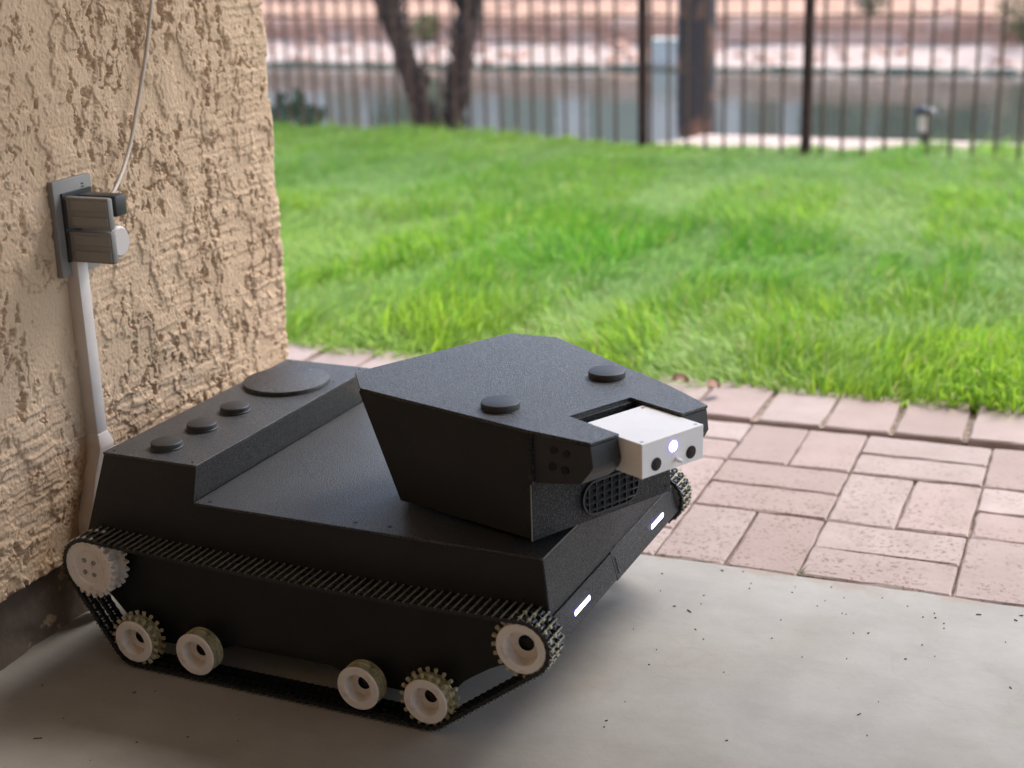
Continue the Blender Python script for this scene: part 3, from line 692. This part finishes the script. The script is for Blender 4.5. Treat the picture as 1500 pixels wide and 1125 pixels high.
def running_gear(far):
    root = empty('track_unit', (0, HW*mm if far else 0, 0), 0, robot)
    # far side mirrors in y through negative geometry: use scale
    if far: root.scale = (1, -1, 1)
    for nm, x, z, R, bore, kind in WH:
        w = from_bm(nm, wheel_bm(R*mm, Y0, Y1, bore*mm, .0155), M_WHEEL, root, True, (x*mm, 0, z*mm))
        from_bm('wheel_rim', rim_bm(R*mm, Y0, Y1), M_STAIN if 'road' in nm else M_WHEEL, w, True)
        bm = bmesh.new(); hr = .0080 if 'road' in nm else .0092
        lathe(bm, [(hr, Y0+.0152), (bore*.925*mm, Y0+.0154)], 32, 'y'); from_bm('hub', bm, M_WHEEL, w, True)
        bm = bmesh.new(); lathe(bm, [(.0003, Y0+.0175), (hr*.5, Y0+.0175), (hr*.55, Y0+.0190), (hr*1.01, Y0+.0192), (hr*1.01, Y0+.0153)], 20, 'y'); from_bm('darkened_axle_hole', bm, M_DARK, w, True)  # hub hole and bolt coloured near-black to read as deep shade
        if kind:
            nT = 19 if kind == 'bead' else 20
            for yy in (-.0325, -.0190): tooth_objs(w, R*mm-.0005, nT, yy, 'bead', M_TOOTH, .2)
    # drive sprocket
    R = .0335
    s_ = empty('drive_sprocket', (-.0112, 0, .1230), 0, root)
    bm = bmesh.new(); lathe(bm, [(.0003, Y0+.0022), (.0200, Y0+.0022), (.0212, Y0+.0006), (.0222, Y0), (R-.001, Y0), (R, Y0+.001), (R, Y0+.0055), (.026, Y0+.006), (.026, Y0+.022), (R, Y0+.0225), (R, Y0+.028), (.01, Y0+.0285)], 48, 'y')
    from_bm('sprocket_disc', bm, M_WHEEL, s_, True)
    for yy in (Y0+.003, Y0+.0255): tooth_objs(s_, R, 24, yy, 'tooth', M_WHEEL, .3)
    for (dx, dz) in ((-6.4, 8.6), (7.2, 6.8), (-6.6, -6.6), (6.6, -8.6)):
        bm = bmesh.new(); lathe(bm, [(.0003, 0), (.0018, 0), (.0022, -.0005), (.0024, -.0014), (.0029, -.0014), (.0029, .001)], 16, 'y'); from_bm('cap_screw', bm, M_BOLT, s_, True, (dx*mm, Y0+.0021, dz*mm))
    # track: two chains joined by cross rods; one link object per pitch
    loop = [(43.3, 35.2, 31.0), (435.2, 35.2, 31.0), (551.6, 122.2, 31.2), (-11.2, 123.0, 35.6)]
    segs = []
    N = len(loop); tang = []
    for i in range(N):
        (x1, z1, r1), (x2, z2, r2) = loop[i], loop[(i+1) % N]; dx, dz = x2-x1, z2-z1; L = math.hypot(dx, dz); ex, ez = dx/L, dz/L
        sa = (r1-r2)/L; ca = math.sqrt(1-sa*sa); nx_, nz_ = ex*sa+ez*ca, ez*sa-ex*ca
        tang.append(((x1+r1*nx_, z1+r1*nz_), (x2+r2*nx_, z2+r2*nz_), math.atan2(nz_, nx_)))
    pts = []
    for i in range(N):
        a, b, an = tang[i]; K = 240 if i in (0, 2) else 60
        for k in range(K):
            t = k/K; x = a[0]+(b[0]-a[0])*t; z = a[1]+(b[1]-a[1])*t
            if i == 2: z -= 4*t*(1-t)*5.5
            pts.append((x, z))
        x2, z2, r2 = loop[(i+1) % N]; an2 = tang[(i+1) % N][2]; d = (an2-an) % (2*math.pi)
        for k in range(60): t = an+d*k/60; pts.append((x2+r2*math.cos(t), z2+r2*math.sin(t)))
    pts = np.array(pts+[pts[0]]); seg = np.hypot(*np.diff(pts, axis=0).T); cum = np.concatenate([[0], np.cumsum(seg)]); L = cum[-1]
    nl = int(round(L/9.6)); 
    tr = empty('track', (0, 0, 0), 0, root)
    # link mesh, x along the track, z outward
    bm = bmesh.new(); p = L/nl*mm
    lathe(bm, [(.00125, -.0385), (.00125, -.0005)], 8, 'y', Matrix.Translation((0, 0, .0025)), True)
    rod_bm = bm
    bm = bmesh.new()
    for k, yy in enumerate((-.0372, -.0340, -.0262, -.0230, -.0160, -.0128, -.0058, -.0026)):
        off = 0 if k % 2 == 0 else p/2
        vs = loft(bm, [(x+off, yy-.0007, z) for x, z in ((-p*.62, -.0022), (-p*.5, -.0034), (-p*.2, -.0024), (p*.2, -.0024), (p*.5, -.0034), (p*.62, -.0022), (p*.62, .0012), (p*.48, .0026), (p*.2, .0014), (-p*.2, .0014), (-p*.48, .0026), (-p*.62, .0012))],
                  [(x+off, yy+.0007, z) for x, z in ((-p*.62, -.0022), (-p*.5, -.0034), (-p*.2, -.0024), (p*.2, -.0024), (p*.5, -.0034), (p*.62, -.0022), (p*.62, .0012), (p*.48, .0026), (p*.2, .0014), (-p*.2, .0014), (-p*.48, .0026), (-p*.62, .0012))])
    for yy in (-.0300, -.0093): lathe(bm, [(.0024, yy-.0035), (.0024, yy+.0035)], 8, 'y', Matrix.Translation((p/2, 0, 0)))
    lm = rm = None
    for k in range(nl):
        s = (k+.5)*L/nl; x = np.interp(s, cum, pts[:, 0]); z = np.interp(s, cum, pts[:, 1])
        x1, z1 = np.interp((s-4) % L, cum, pts[:, 0]), np.interp((s-4) % L, cum, pts[:, 1]); x2, z2 = np.interp((s+4) % L, cum, pts[:, 0]), np.interp((s+4) % L, cum, pts[:, 1])
        a = math.atan2(z2-z1, x2-x1)
        # travelling CCW, outward is to the right: local x = -tangent so that local z = outward
        if lm is None:
            o = from_bm('chain_link', bm, M_STEEL, tr, False); lm = o.data
            r = from_bm('cross_rod', rod_bm, M_ROD, tr, True); rm = r.data
        else:
            o = bpy.data.objects.new('chain_link', lm); link(o, tr); r = bpy.data.objects.new('cross_rod', rm); link(r, tr)
        for q in (o, r): q.location = (x*mm, 0, z*mm); q.rotation_euler = (0, -(a+math.pi), 0)
    return root, nl
for far in (False, True): running_gear(far)
# keep the tree at thing > part > sub-part
def rehang(o, new):
    m = o.matrix_basis.copy(); p = o.parent
    while p is not None and p != new: m = p.matrix_basis @ m; p = p.parent
    o.parent = new; o.matrix_basis = m
kids = lambda p: [o for o in list(COL.objects) if o.parent == p]
for tu in [o for o in kids(robot) if o.name.startswith('track_unit')]:
    for o in kids(tu): rehang(o, robot)
    bpy.data.objects.remove(tu)
for p in kids(hull):
    for o in kids(p): rehang(o, hull)
for o in (kids(lo)+[q for c in kids(sb) if c.name.startswith('camera_lens') for q in kids(c)]): rehang(o, sb)
for p in kids(turret):
    if p.name.startswith(('cheek', 'vent_grille', 'sensor_box')): rehang(p, robot)
    else:
        for o in kids(p): rehang(o, turret)

# ================================================================== BACKGROUND
# ---- iron fence: left run, gate, right run
P1, P2 = Vector((-2.096, 6.659, 0)), Vector((-1.298, 6.491, 0)); FD = (P2-P1).normalized(); FA = math.atan2(FD.y, FD.x)
def fz(x): return float(ter_z(np.array([P1.y+(x-P1.x)*FD.y/FD.x]))[()] if True else 0)
PIT = .0940
pk = bmesh.new(); box(pk, -.0055, .0055, -.0055, .0055, 0, 1.45); pk_o = from_bm('picket', pk, M_IRON); PKM = pk_o.data; bpy.data.objects.remove(pk_o)
ps_ = bmesh.new(); box(ps_, -.0185, .0185, -.0185, .0185, -.2, 1.62); bev(ps_, .003); ps_o = from_bm('post', ps_, vary('weathered_brown_post_paint', (.055, .024, .018), (.085, .042, .032), 20, .8, 0, None, .35, .65, .2)); PSM = ps_o.data; bpy.data.objects.remove(ps_o)
def fence(name, label, cat, s0, s1, posts, group=None):
    base = P1+FD*s0; L = s1-s0
    root = empty(name, (base.x, base.y, fz(base.x)), FA); tag(root, label, cat, group)
    z1 = fz((P1+FD*s1).x)-fz(base.x)
    for s in posts:
        o = bpy.data.objects.new('post', PSM); link(o, root); o.location = (s-s0, 0, z1*(s-s0)/L)
    k0 = math.ceil((s0+.035)/PIT-.45); s = (k0+.45)*PIT
    while s < s1-.03:
        if all(abs(s-q) > .035 for q in posts):
            o = bpy.data.objects.new('picket', PKM); link(o, root); o.location = (s-s0, 0, .02+z1*(s-s0)/L)
        s += PIT
    for zz in (-.005, 1.36):
        bm = bmesh.new(); vs = box(bm, 0.0, L, -.014, .014, zz, zz+.03)
        for v in vs: v.co.z += z1*v.co.x/L
        from_bm('rail', bm, M_IRON, root)
    bm = bmesh.new()
    for k in range(22):
        vs = box(bm, 0, L, .0095, .0105, .05+k*.025, .0512+k*.025)
        for v in vs: v.co.z += z1*v.co.x/L
    o = from_bm('wire_mesh', bm, M_IRON, root); o['kind'] = 'stuff'
fence('iron_fence', 'brown iron picket fence left of the gate, behind the lawn', 'fence', -7.6, -.03, [-7.55, -5.0, -2.45])
fence('iron_gate', 'brown iron gate between two thick posts behind the lawn', 'gate', 0, (P2-P1).length, [0.0, (P2-P1).length])
fence('iron_fence', 'brown iron picket fence right of the gate, behind the lawn', 'fence', (P2-P1).length+.03, 5.4, [3.2, 5.35])
# ---- palm trunks
def palm(name, label, pts, rad, mat, rough, seed, boots):
    rnd = random.Random(seed)
    pts = [Vector(p) for p in pts]; root = empty(name, pts[0][:]); tag(root, label, 'tree'); base = pts[0]
    bm = bmesh.new(); n = 16; prev = None; M_ = 90
    def at(t):
        f = t*(len(pts)-1); i = min(int(f), len(pts)-2); return pts[i].lerp(pts[i+1], f-i)
    for k in range(M_+1):
        t = k/M_; c = at(t)-base; r = rad[0]+(rad[1]-rad[0])*t
        ring = [bm.verts.new((c.x+r*(1+rough*rnd.uniform(-1, 1))*math.cos(2*math.pi*j/n), c.y+r*(1+rough*rnd.uniform(-1, 1))*math.sin(2*math.pi*j/n), c.z)) for j in range(n)]
        if prev:
            for j in range(n): bm.faces.new((prev[j], prev[(j+1) % n], ring[(j+1) % n], ring[j]))
        prev = ring
    if boots:
        for k in range(230):
            t = rnd.random()*.75; c = at(t)-base; r = rad[0]+(rad[1]-rad[0])*t; a = rnd.uniform(0, 2*math.pi); d = Vector((math.cos(a), math.sin(a), 0)); s = d.cross(Vector((0, 0, 1)))
            p = c+d*r*.9; w = rnd.uniform(.015, .032); l = rnd.uniform(.05, .10)
            v = [bm.verts.new(p+s*w), bm.verts.new(p-s*w), bm.verts.new(p+d*l*.6+Vector((0, 0, l))-s*w*.5), bm.verts.new(p+d*l*.6+Vector((0, 0, l))+s*w*.5), bm.verts.new(p+Vector((0, 0, l*.9)))]
            bm.faces.new((v[0], v[1], v[2], v[3])); bm.faces.new((v[3], v[2], v[4]))
    from_bm('trunk', bm, mat, root, 'all')
    top = pts[-1]-base; bm = bmesh.new()
    for k in range(26):
        a = 2*math.pi*k/26+rnd.uniform(-.1, .1); el = rnd.uniform(-.3, 1.1); L = rnd.uniform(.9, 1.3); P = []
        for j in range(9):
            t = j/8; h = L*t; P.append(top+Vector((math.cos(a)*h*math.cos(el*(1-t*.6)), math.sin(a)*h*math.cos(el*(1-t*.6)), h*math.sin(el)-.55*L*t*t)))
        sd = Vector((-math.sin(a), math.cos(a), 0))
        for j in range(1, 8):
            for m_ in range(3):
                q = P[j].lerp(P[j+1], m_/3)
                for sg in (-1, 1):
                    ln = .30*math.sin(math.pi*(j+m_/3)/8.5)+.05; tip = q+sd*sg*ln+(P[j+1]-P[j])*.8-Vector((0, 0, ln*.35))
                    bm.faces.new([bm.verts.new(q), bm.verts.new(q+(P[j+1]-P[j])*.3), bm.verts.new(tip)])
    from_bm('crown', bm, M_FROND, root)
palm('palm_tree', 'leaning dark shaggy palm trunk, left one of the close pair', [(-4.09, 8.58, -.85), (-4.135, 8.56, -.40), (-4.22, 8.52, -.05), (-4.32, 8.46, .36), (-4.50, 8.40, 1.0), (-4.7, 8.3, 3.4)], (.050, .092), M_BARK, .16, 3, True)
palm('palm_tree', 'upright dark shaggy palm trunk, right one of the close pair', [(-3.975, 8.63, -.85), (-3.960, 8.63, -.35), (-3.91, 8.66, 0), (-3.85, 8.69, .36), (-3.8, 8.72, 1.0), (-3.7, 8.8, 3.8)], (.048, .092), M_BARK, .16, 4, True)
palm('palm_tree', 'thick grey palm trunk behind the iron gate', [(-2.53, 9.17, -.52), (-2.535, 9.16, -.1), (-2.53, 9.16, .4), (-2.5, 9.2, 2), (-2.5, 9.2, 5)], (.125, .115), M_BARK2, .03, 5, False)
ys = np.linspace(19.12, 24.9, 14); xs = np.linspace(-30, 14, 90); X, Y = np.meshgrid(xs, ys)
Z = ter_z(Y)+fbm(X*1.3, Y*1.3, 5, 4)*.035+np.where((Y > 19.5), np.clip((X+3.2)/6, 0, 1.6)*.35*np.clip((Y-19.3)/3, 0, 1), 0)+.05
idx = np.arange(X.size).reshape(X.shape); Q = np.stack([idx[:-1, :-1], idx[:-1, 1:], idx[1:, 1:], idx[1:, :-1]], -1).reshape(-1, 4)
tag(np_mesh('terrace', np.stack([X, Y, Z], -1).reshape(-1, 3), Q, vary('orange_terrace_soil', (.44, .245, .155), (.58, .36, .25), 3, .95)), 'orange soil terrace above the retaining wall', kind='structure')
# ---- retaining wall of stone blocks on the far bank
rw = empty('retaining_wall', (-6, 18.95, -.78)); tag(rw, 'low red stone block retaining wall on the far bank of the pond', 'wall', kind='thing')
bmb = bmesh.new(); box(bmb, -.195, .195, -.1, .1, 0, .142); bev(bmb, .012, 2); bo = from_bm('stone_block', bmb, M_BLOCK); BM_ = bo.data; bpy.data.objects.remove(bo)
for c in range(2):
    for k in range(-28, 26):
        o = bpy.data.objects.new('stone_block', BM_); link(o, rw); o.location = (k*.4+(.2 if c else 0), random.uniform(-.02, .02)+c*.03, c*.146); o.rotation_euler = (0, 0, random.uniform(-.04, .04)); o.scale = (1, 1, random.uniform(.93, 1.0))
bm = bmesh.new(); box(bm, -40, 40, .04, .14, -.15, .27); from_bm('backing', bm, M_BLOCK, rw)
bm = bmesh.new(); rnd_ = random.Random(9)
for k in range(160):
    x = -20+k*.17; box(bm, -.09, .09, -.05, .05, -.08, .010+rnd_.uniform(0, .03), Matrix.Translation((x, 17.62+rnd_.uniform(-.03, .03), -.99)) @ Matrix.Rotation(rnd_.uniform(-.2, .2), 4, 'Z'))
tag(from_bm('pond_edging', bm, vary('waterline_growth', (.09, .12, .085), (.17, .19, .14), 9, .9)), 'dark green waterline growth along the far shore', kind='stuff')
rw2 = empty('retaining_wall', (-6, 22.2, -.46)); tag(rw2, 'upper terracotta block retaining wall behind the soil terrace', 'wall', kind='thing')
for c in range(2):
    for k in range(-20, 22):
        o = bpy.data.objects.new('stone_block', BM_); link(o, rw2); o.location = (k*.4+(.2 if c % 2 else 0), random.uniform(-.02, .02)+c*.02, c*.146); o.rotation_euler = (0, 0, random.uniform(-.04, .04)); o.scale = (1, 1, random.uniform(.93, 1.0))
bm = bmesh.new(); box(bm, -14, 14, .08, .2, -.15, .27); from_bm('backing', bm, M_BLOCK, rw2)
bm = bmesh.new(); rnd_ = random.Random(12)
for k in range(260):
    if rnd_.random() < .5: x, y, z = rnd_.uniform(-14, 3), rnd_.uniform(17.75, 18.8), None
    else: x, y, z = rnd_.uniform(-14, 3), rnd_.uniform(19.2, 21.9), None
    z = float(ter_z(np.array([y]))[0])+(.04 if y > 19 else .0); r = rnd_.uniform(.03, .10)
    vs = bmesh.ops.create_icosphere(bm, subdivisions=1, radius=r, matrix=Matrix.Translation((x, y, z)))['verts']
    for v in vs: v.co += Vector((rnd_.uniform(-1, 1), rnd_.uniform(-1, 1), rnd_.uniform(-.8, .5)))*r*.25
tag(from_bm('bank_stones', bm, M_BLOCK), 'scattered reddish stones on the far bank and terrace', kind='stuff')
# ---- stones and shrubs
def shrub(name, label, loc, rx, rz, mat, seed, n=420, leaf=.05, cat='shrub', group=None):
    rnd = random.Random(seed); root = empty(name, loc); tag(root, label, cat, group)
    bm = bmesh.new()
    for k in range(n):
        a = rnd.uniform(0, 2*math.pi); u = rnd.uniform(-.9, 1); rr = rnd.uniform(.45, 1)**.5*(1+.25*math.sin(3*a+seed)*math.cos(2.3*u*3))
        p = Vector((rx*rr*math.sqrt(1-u*u*.95)*math.cos(a), rx*rr*math.sqrt(1-u*u*.95)*math.sin(a), rz*(1+u*rr)*.5+.02))
        d = Vector((rnd.uniform(-1, 1), rnd.uniform(-1, 1), rnd.uniform(-.3, 1))).normalized(); s = d.orthogonal().normalized(); l = leaf*rnd.uniform(.6, 1.3)
        bm.faces.new([bm.verts.new(p), bm.verts.new(p+d*l*.5+s*l*.25), bm.verts.new(p+d*l), bm.verts.new(p+d*l*.5-s*l*.25)])
    from_bm('foliage', bm, mat, root)
    bm = bmesh.new()
    for k in range(5):
        a = 2*math.pi*k/5; tube(bm, [(0, 0, -.05), (rx*.25*math.cos(a), rx*.25*math.sin(a), rz*.4), (rx*.5*math.cos(a), rx*.5*math.sin(a), rz*.8)], [.02*rx/.3, .014*rx/.3, .006*rx/.3], 5)
    from_bm('stems', bm, M_STEM, root)
shrub('leafy_shrub', 'dark green shrub at the lawn edge beside the stucco wall', (-4.62, 7.75, -.55), .18, .36, M_LEAF, 3, 420, .07)
shrub('leafy_shrub', 'small green shrub on the far bank wall right of the gate', (-3.1, 19.25, -.50), .22, .36, M_LEAF, 5)
shrub('leafy_shrub', 'yellow-green shrub at the far right edge beyond the pond', (-1.25, 18.7, -.80), .30, .95, M_LEAF2, 6, 700, .06)
shrub('leafy_shrub', 'pale bushy shrub on the far bank wall between the palms and the wall corner', (-9.0, 18.75, -.80), .20, .36, M_LEAF2, 8)
# ---- pale enclosure on the far shore
en = empty('utility_box', (-5.32, 17.95, -.97)); tag(en, 'pale grey utility box on the far shore, seen beside the gate post', 'box')
bm = bmesh.new(); box(bm, -.18, .18, -.12, .12, -.05, .29); bev(bm, .01, 2); from_bm('cabinet', bm, M_BOXP, en)
bm = bmesh.new(); box(bm, -.20, .20, -.14, .14, .29, .31); bev(bm, .004); from_bm('cabinet_lid', bm, M_BOXP, en)
# ---- path light
pl_ = empty('path_light', (-.885, 7.20, -.27)); tag(pl_, 'small mushroom-shaped garden path light behind the fence at right', 'lamp')
bm = bmesh.new(); lathe(bm, [(.018, -.1), (.018, .09), (.010, .10)], 12, 'z', None, True); from_bm('stake', bm, M_PLUGB, pl_, True)
bm = bmesh.new(); lathe(bm, [(.022, .09), (.026, .10), (.028, .17), (.010, .175)], 16, 'z', None, True); from_bm('lamp_body', bm, M_BOXP, pl_, True)
bm = bmesh.new(); lathe(bm, [(.055, .172), (.058, .178), (.045, .197), (.018, .208), (.002, .21)], 20, 'z', None, True); from_bm('lamp_cap', bm, M_STEEL, pl_, True)
# ---- houses beyond the pond
def house(label, x0, x1, y, zb, hh, wins, door):
    r = empty('house', ((x0+x1)/2, y, zb)); tag(r, label, 'house', 'houses beyond the pond'); w = (x1-x0)/2
    bm = bmesh.new(); box(bm, -w, w, 0, 6, -.3, hh); from_bm('wall', bm, M_HWALL, r)
    bm = bmesh.new(); loft(bm, [(-w-.4, -.5, hh), (-w-.4, 6.5, hh), (-w-.4, 3, hh+1.6)], [(w+.4, -.5, hh), (w+.4, 6.5, hh), (w+.4, 3, hh+1.6)]); from_bm('roof', bm, M_HROOF, r)
    for (a, b, c, d) in wins:
        bm = bmesh.new(); box(bm, a, b, -.06, .02, c, d); f = from_bm('window', bm, M_HDOOR, r)
        bm = bmesh.new(); box(bm, a+.06, b-.06, -.075, -.055, c+.06, d-.06); from_bm('pane', bm, M_GLASS, f)
    for (a, b, c, d) in door:
        bm = bmesh.new(); box(bm, a, b, -.05, .02, c, d); from_bm('door', bm, M_HDOOR, r)
house('white house with green doors reflected in the pond, left of centre', -13.5, -6.2, 25.2, -.45, 2.9, [(-2.9, -1.5, .9, 2.0), (2.6, 3.3, .9, 2.0)], [(-.8, .3, 0, 2.1), (.9, 1.9, 0, 2.1)])
house('white house reflected in the pond right of the gate', -5.6, 1.5, 25.6, -.40, 2.9, [(-1.9, -.3, .5, 2.1), (1.6, 2.5, .8, 2.0)], [(.2, 1.1, 0, 2.1)])
house('far left white house beyond the pond', -24, -14.5, 25.5, -.45, 2.9, [(-2, -.6, .8, 2.0), (2, 3.2, .8, 2.)], [(.4, 1.4, 0, 2.1)])
for i, (x, y, rx, rz) in enumerate(((-11.9, 24.2, .8, 2.2), (-4.45, 24.6, .55, 2.3), (-2.8, 24.5, .9, 2.4), (-1.2, 24.3, .8, 2.3))):
    shrub('tall_shrub', ['tall dark shrub before the left white house', 'tall dark shrub at the left end of the right house', 'broad dark shrub before the right white house', 'rightmost tall dark shrub before the right white house'][i], (x, y, -.45), rx, rz, M_LEAF, 20+i, 900, .22, 'shrub', 'tall shrubs before the houses')

# ================================================================== SMALL THINGS
def debris():
    bm = bmesh.new(); rnd = random.Random(5)
    for k in range(300):
        x = rnd.uniform(-1.15, .35); y = rnd.uniform(.55, 1.79); 
        if rnd.random() < .35: y = 1.79-abs(rnd.gauss(0, .12))
        L = rnd.choice((.001, .001, .0015, .0015, .002, .002, .003, .004, .009))*rnd.uniform(.6, 1.2); w = rnd.uniform(.0003, .0006); a = rnd.gauss(.1, .7)
        M = Matrix.Translation((x, y, .0006)) @ Matrix.Rotation(a, 4, 'Z') @ Matrix.Rotation(rnd.uniform(-.12, .12), 4, 'Y')
        box(bm, -L/2, L/2, -w, w, -.0004, .0006, M)
    o = from_bm('grass_clippings', bm, M_DEBRIS); tag(o, 'scattered dry grass clippings on the concrete slab', 'clippings', kind='stuff')
debris()
def tuft(loc, label, seed):
    rnd = random.Random(seed); bm = bmesh.new()
    for k in range(9):
        a = rnd.uniform(0, 6.28); l = rnd.uniform(.008, .02); d = Vector((math.cos(a), math.sin(a), rnd.uniform(.2, .8))).normalized(); s = Vector((-d.y, d.x, 0))*.0016
        p = Vector((rnd.uniform(-.003, .003), rnd.uniform(-.003, .003), 0)); bm.faces.new([bm.verts.new(p-s), bm.verts.new(p+s), bm.verts.new(p+d*l)])
    o = from_bm('grass_tuft', bm, M_LEAF2, None, False, loc); tag(o, label, 'weed')
tuft((-.350, 1.812, 0), 'tiny green weed in the joint between slab and pavers', 1)
tuft((-.555, 1.205, 0), 'small green clipping tuft on the slab before the front track', 2)
def dead_leaf(loc, rz, label, s):
    bm = bmesh.new(); n = 9; rows_ = []
    for i in range(n):
        t = i/(n-1); w = .016*s*math.sin(math.pi*min(1, t*.97+.03))**.8; z = .008*s*math.sin(3*t)+.004
        rows_.append([bm.verts.new((.05*s*(t-.5), -w, z+.010*s)), bm.verts.new((.05*s*(t-.5), 0, z)), bm.verts.new((.05*s*(t-.5), w, z+.012*s))])
    for a, b in zip(rows_, rows_[1:]):
        for j in range(2): bm.faces.new((a[j], a[j+1], b[j+1], b[j]))
    o = from_bm('dry_leaf', bm, M_DEADLEAF, None, 'all', loc, (.3, .2, rz)); tag(o, label, 'leaf')
dead_leaf((-.726, 2.528, .012), .4, 'curled brown dry leaf at the grass edge, nearer the turret', .65)
dead_leaf((-.657, 2.502, .012), 1.2, 'curled brown dry leaf lying on a soldier-course paver', .75)
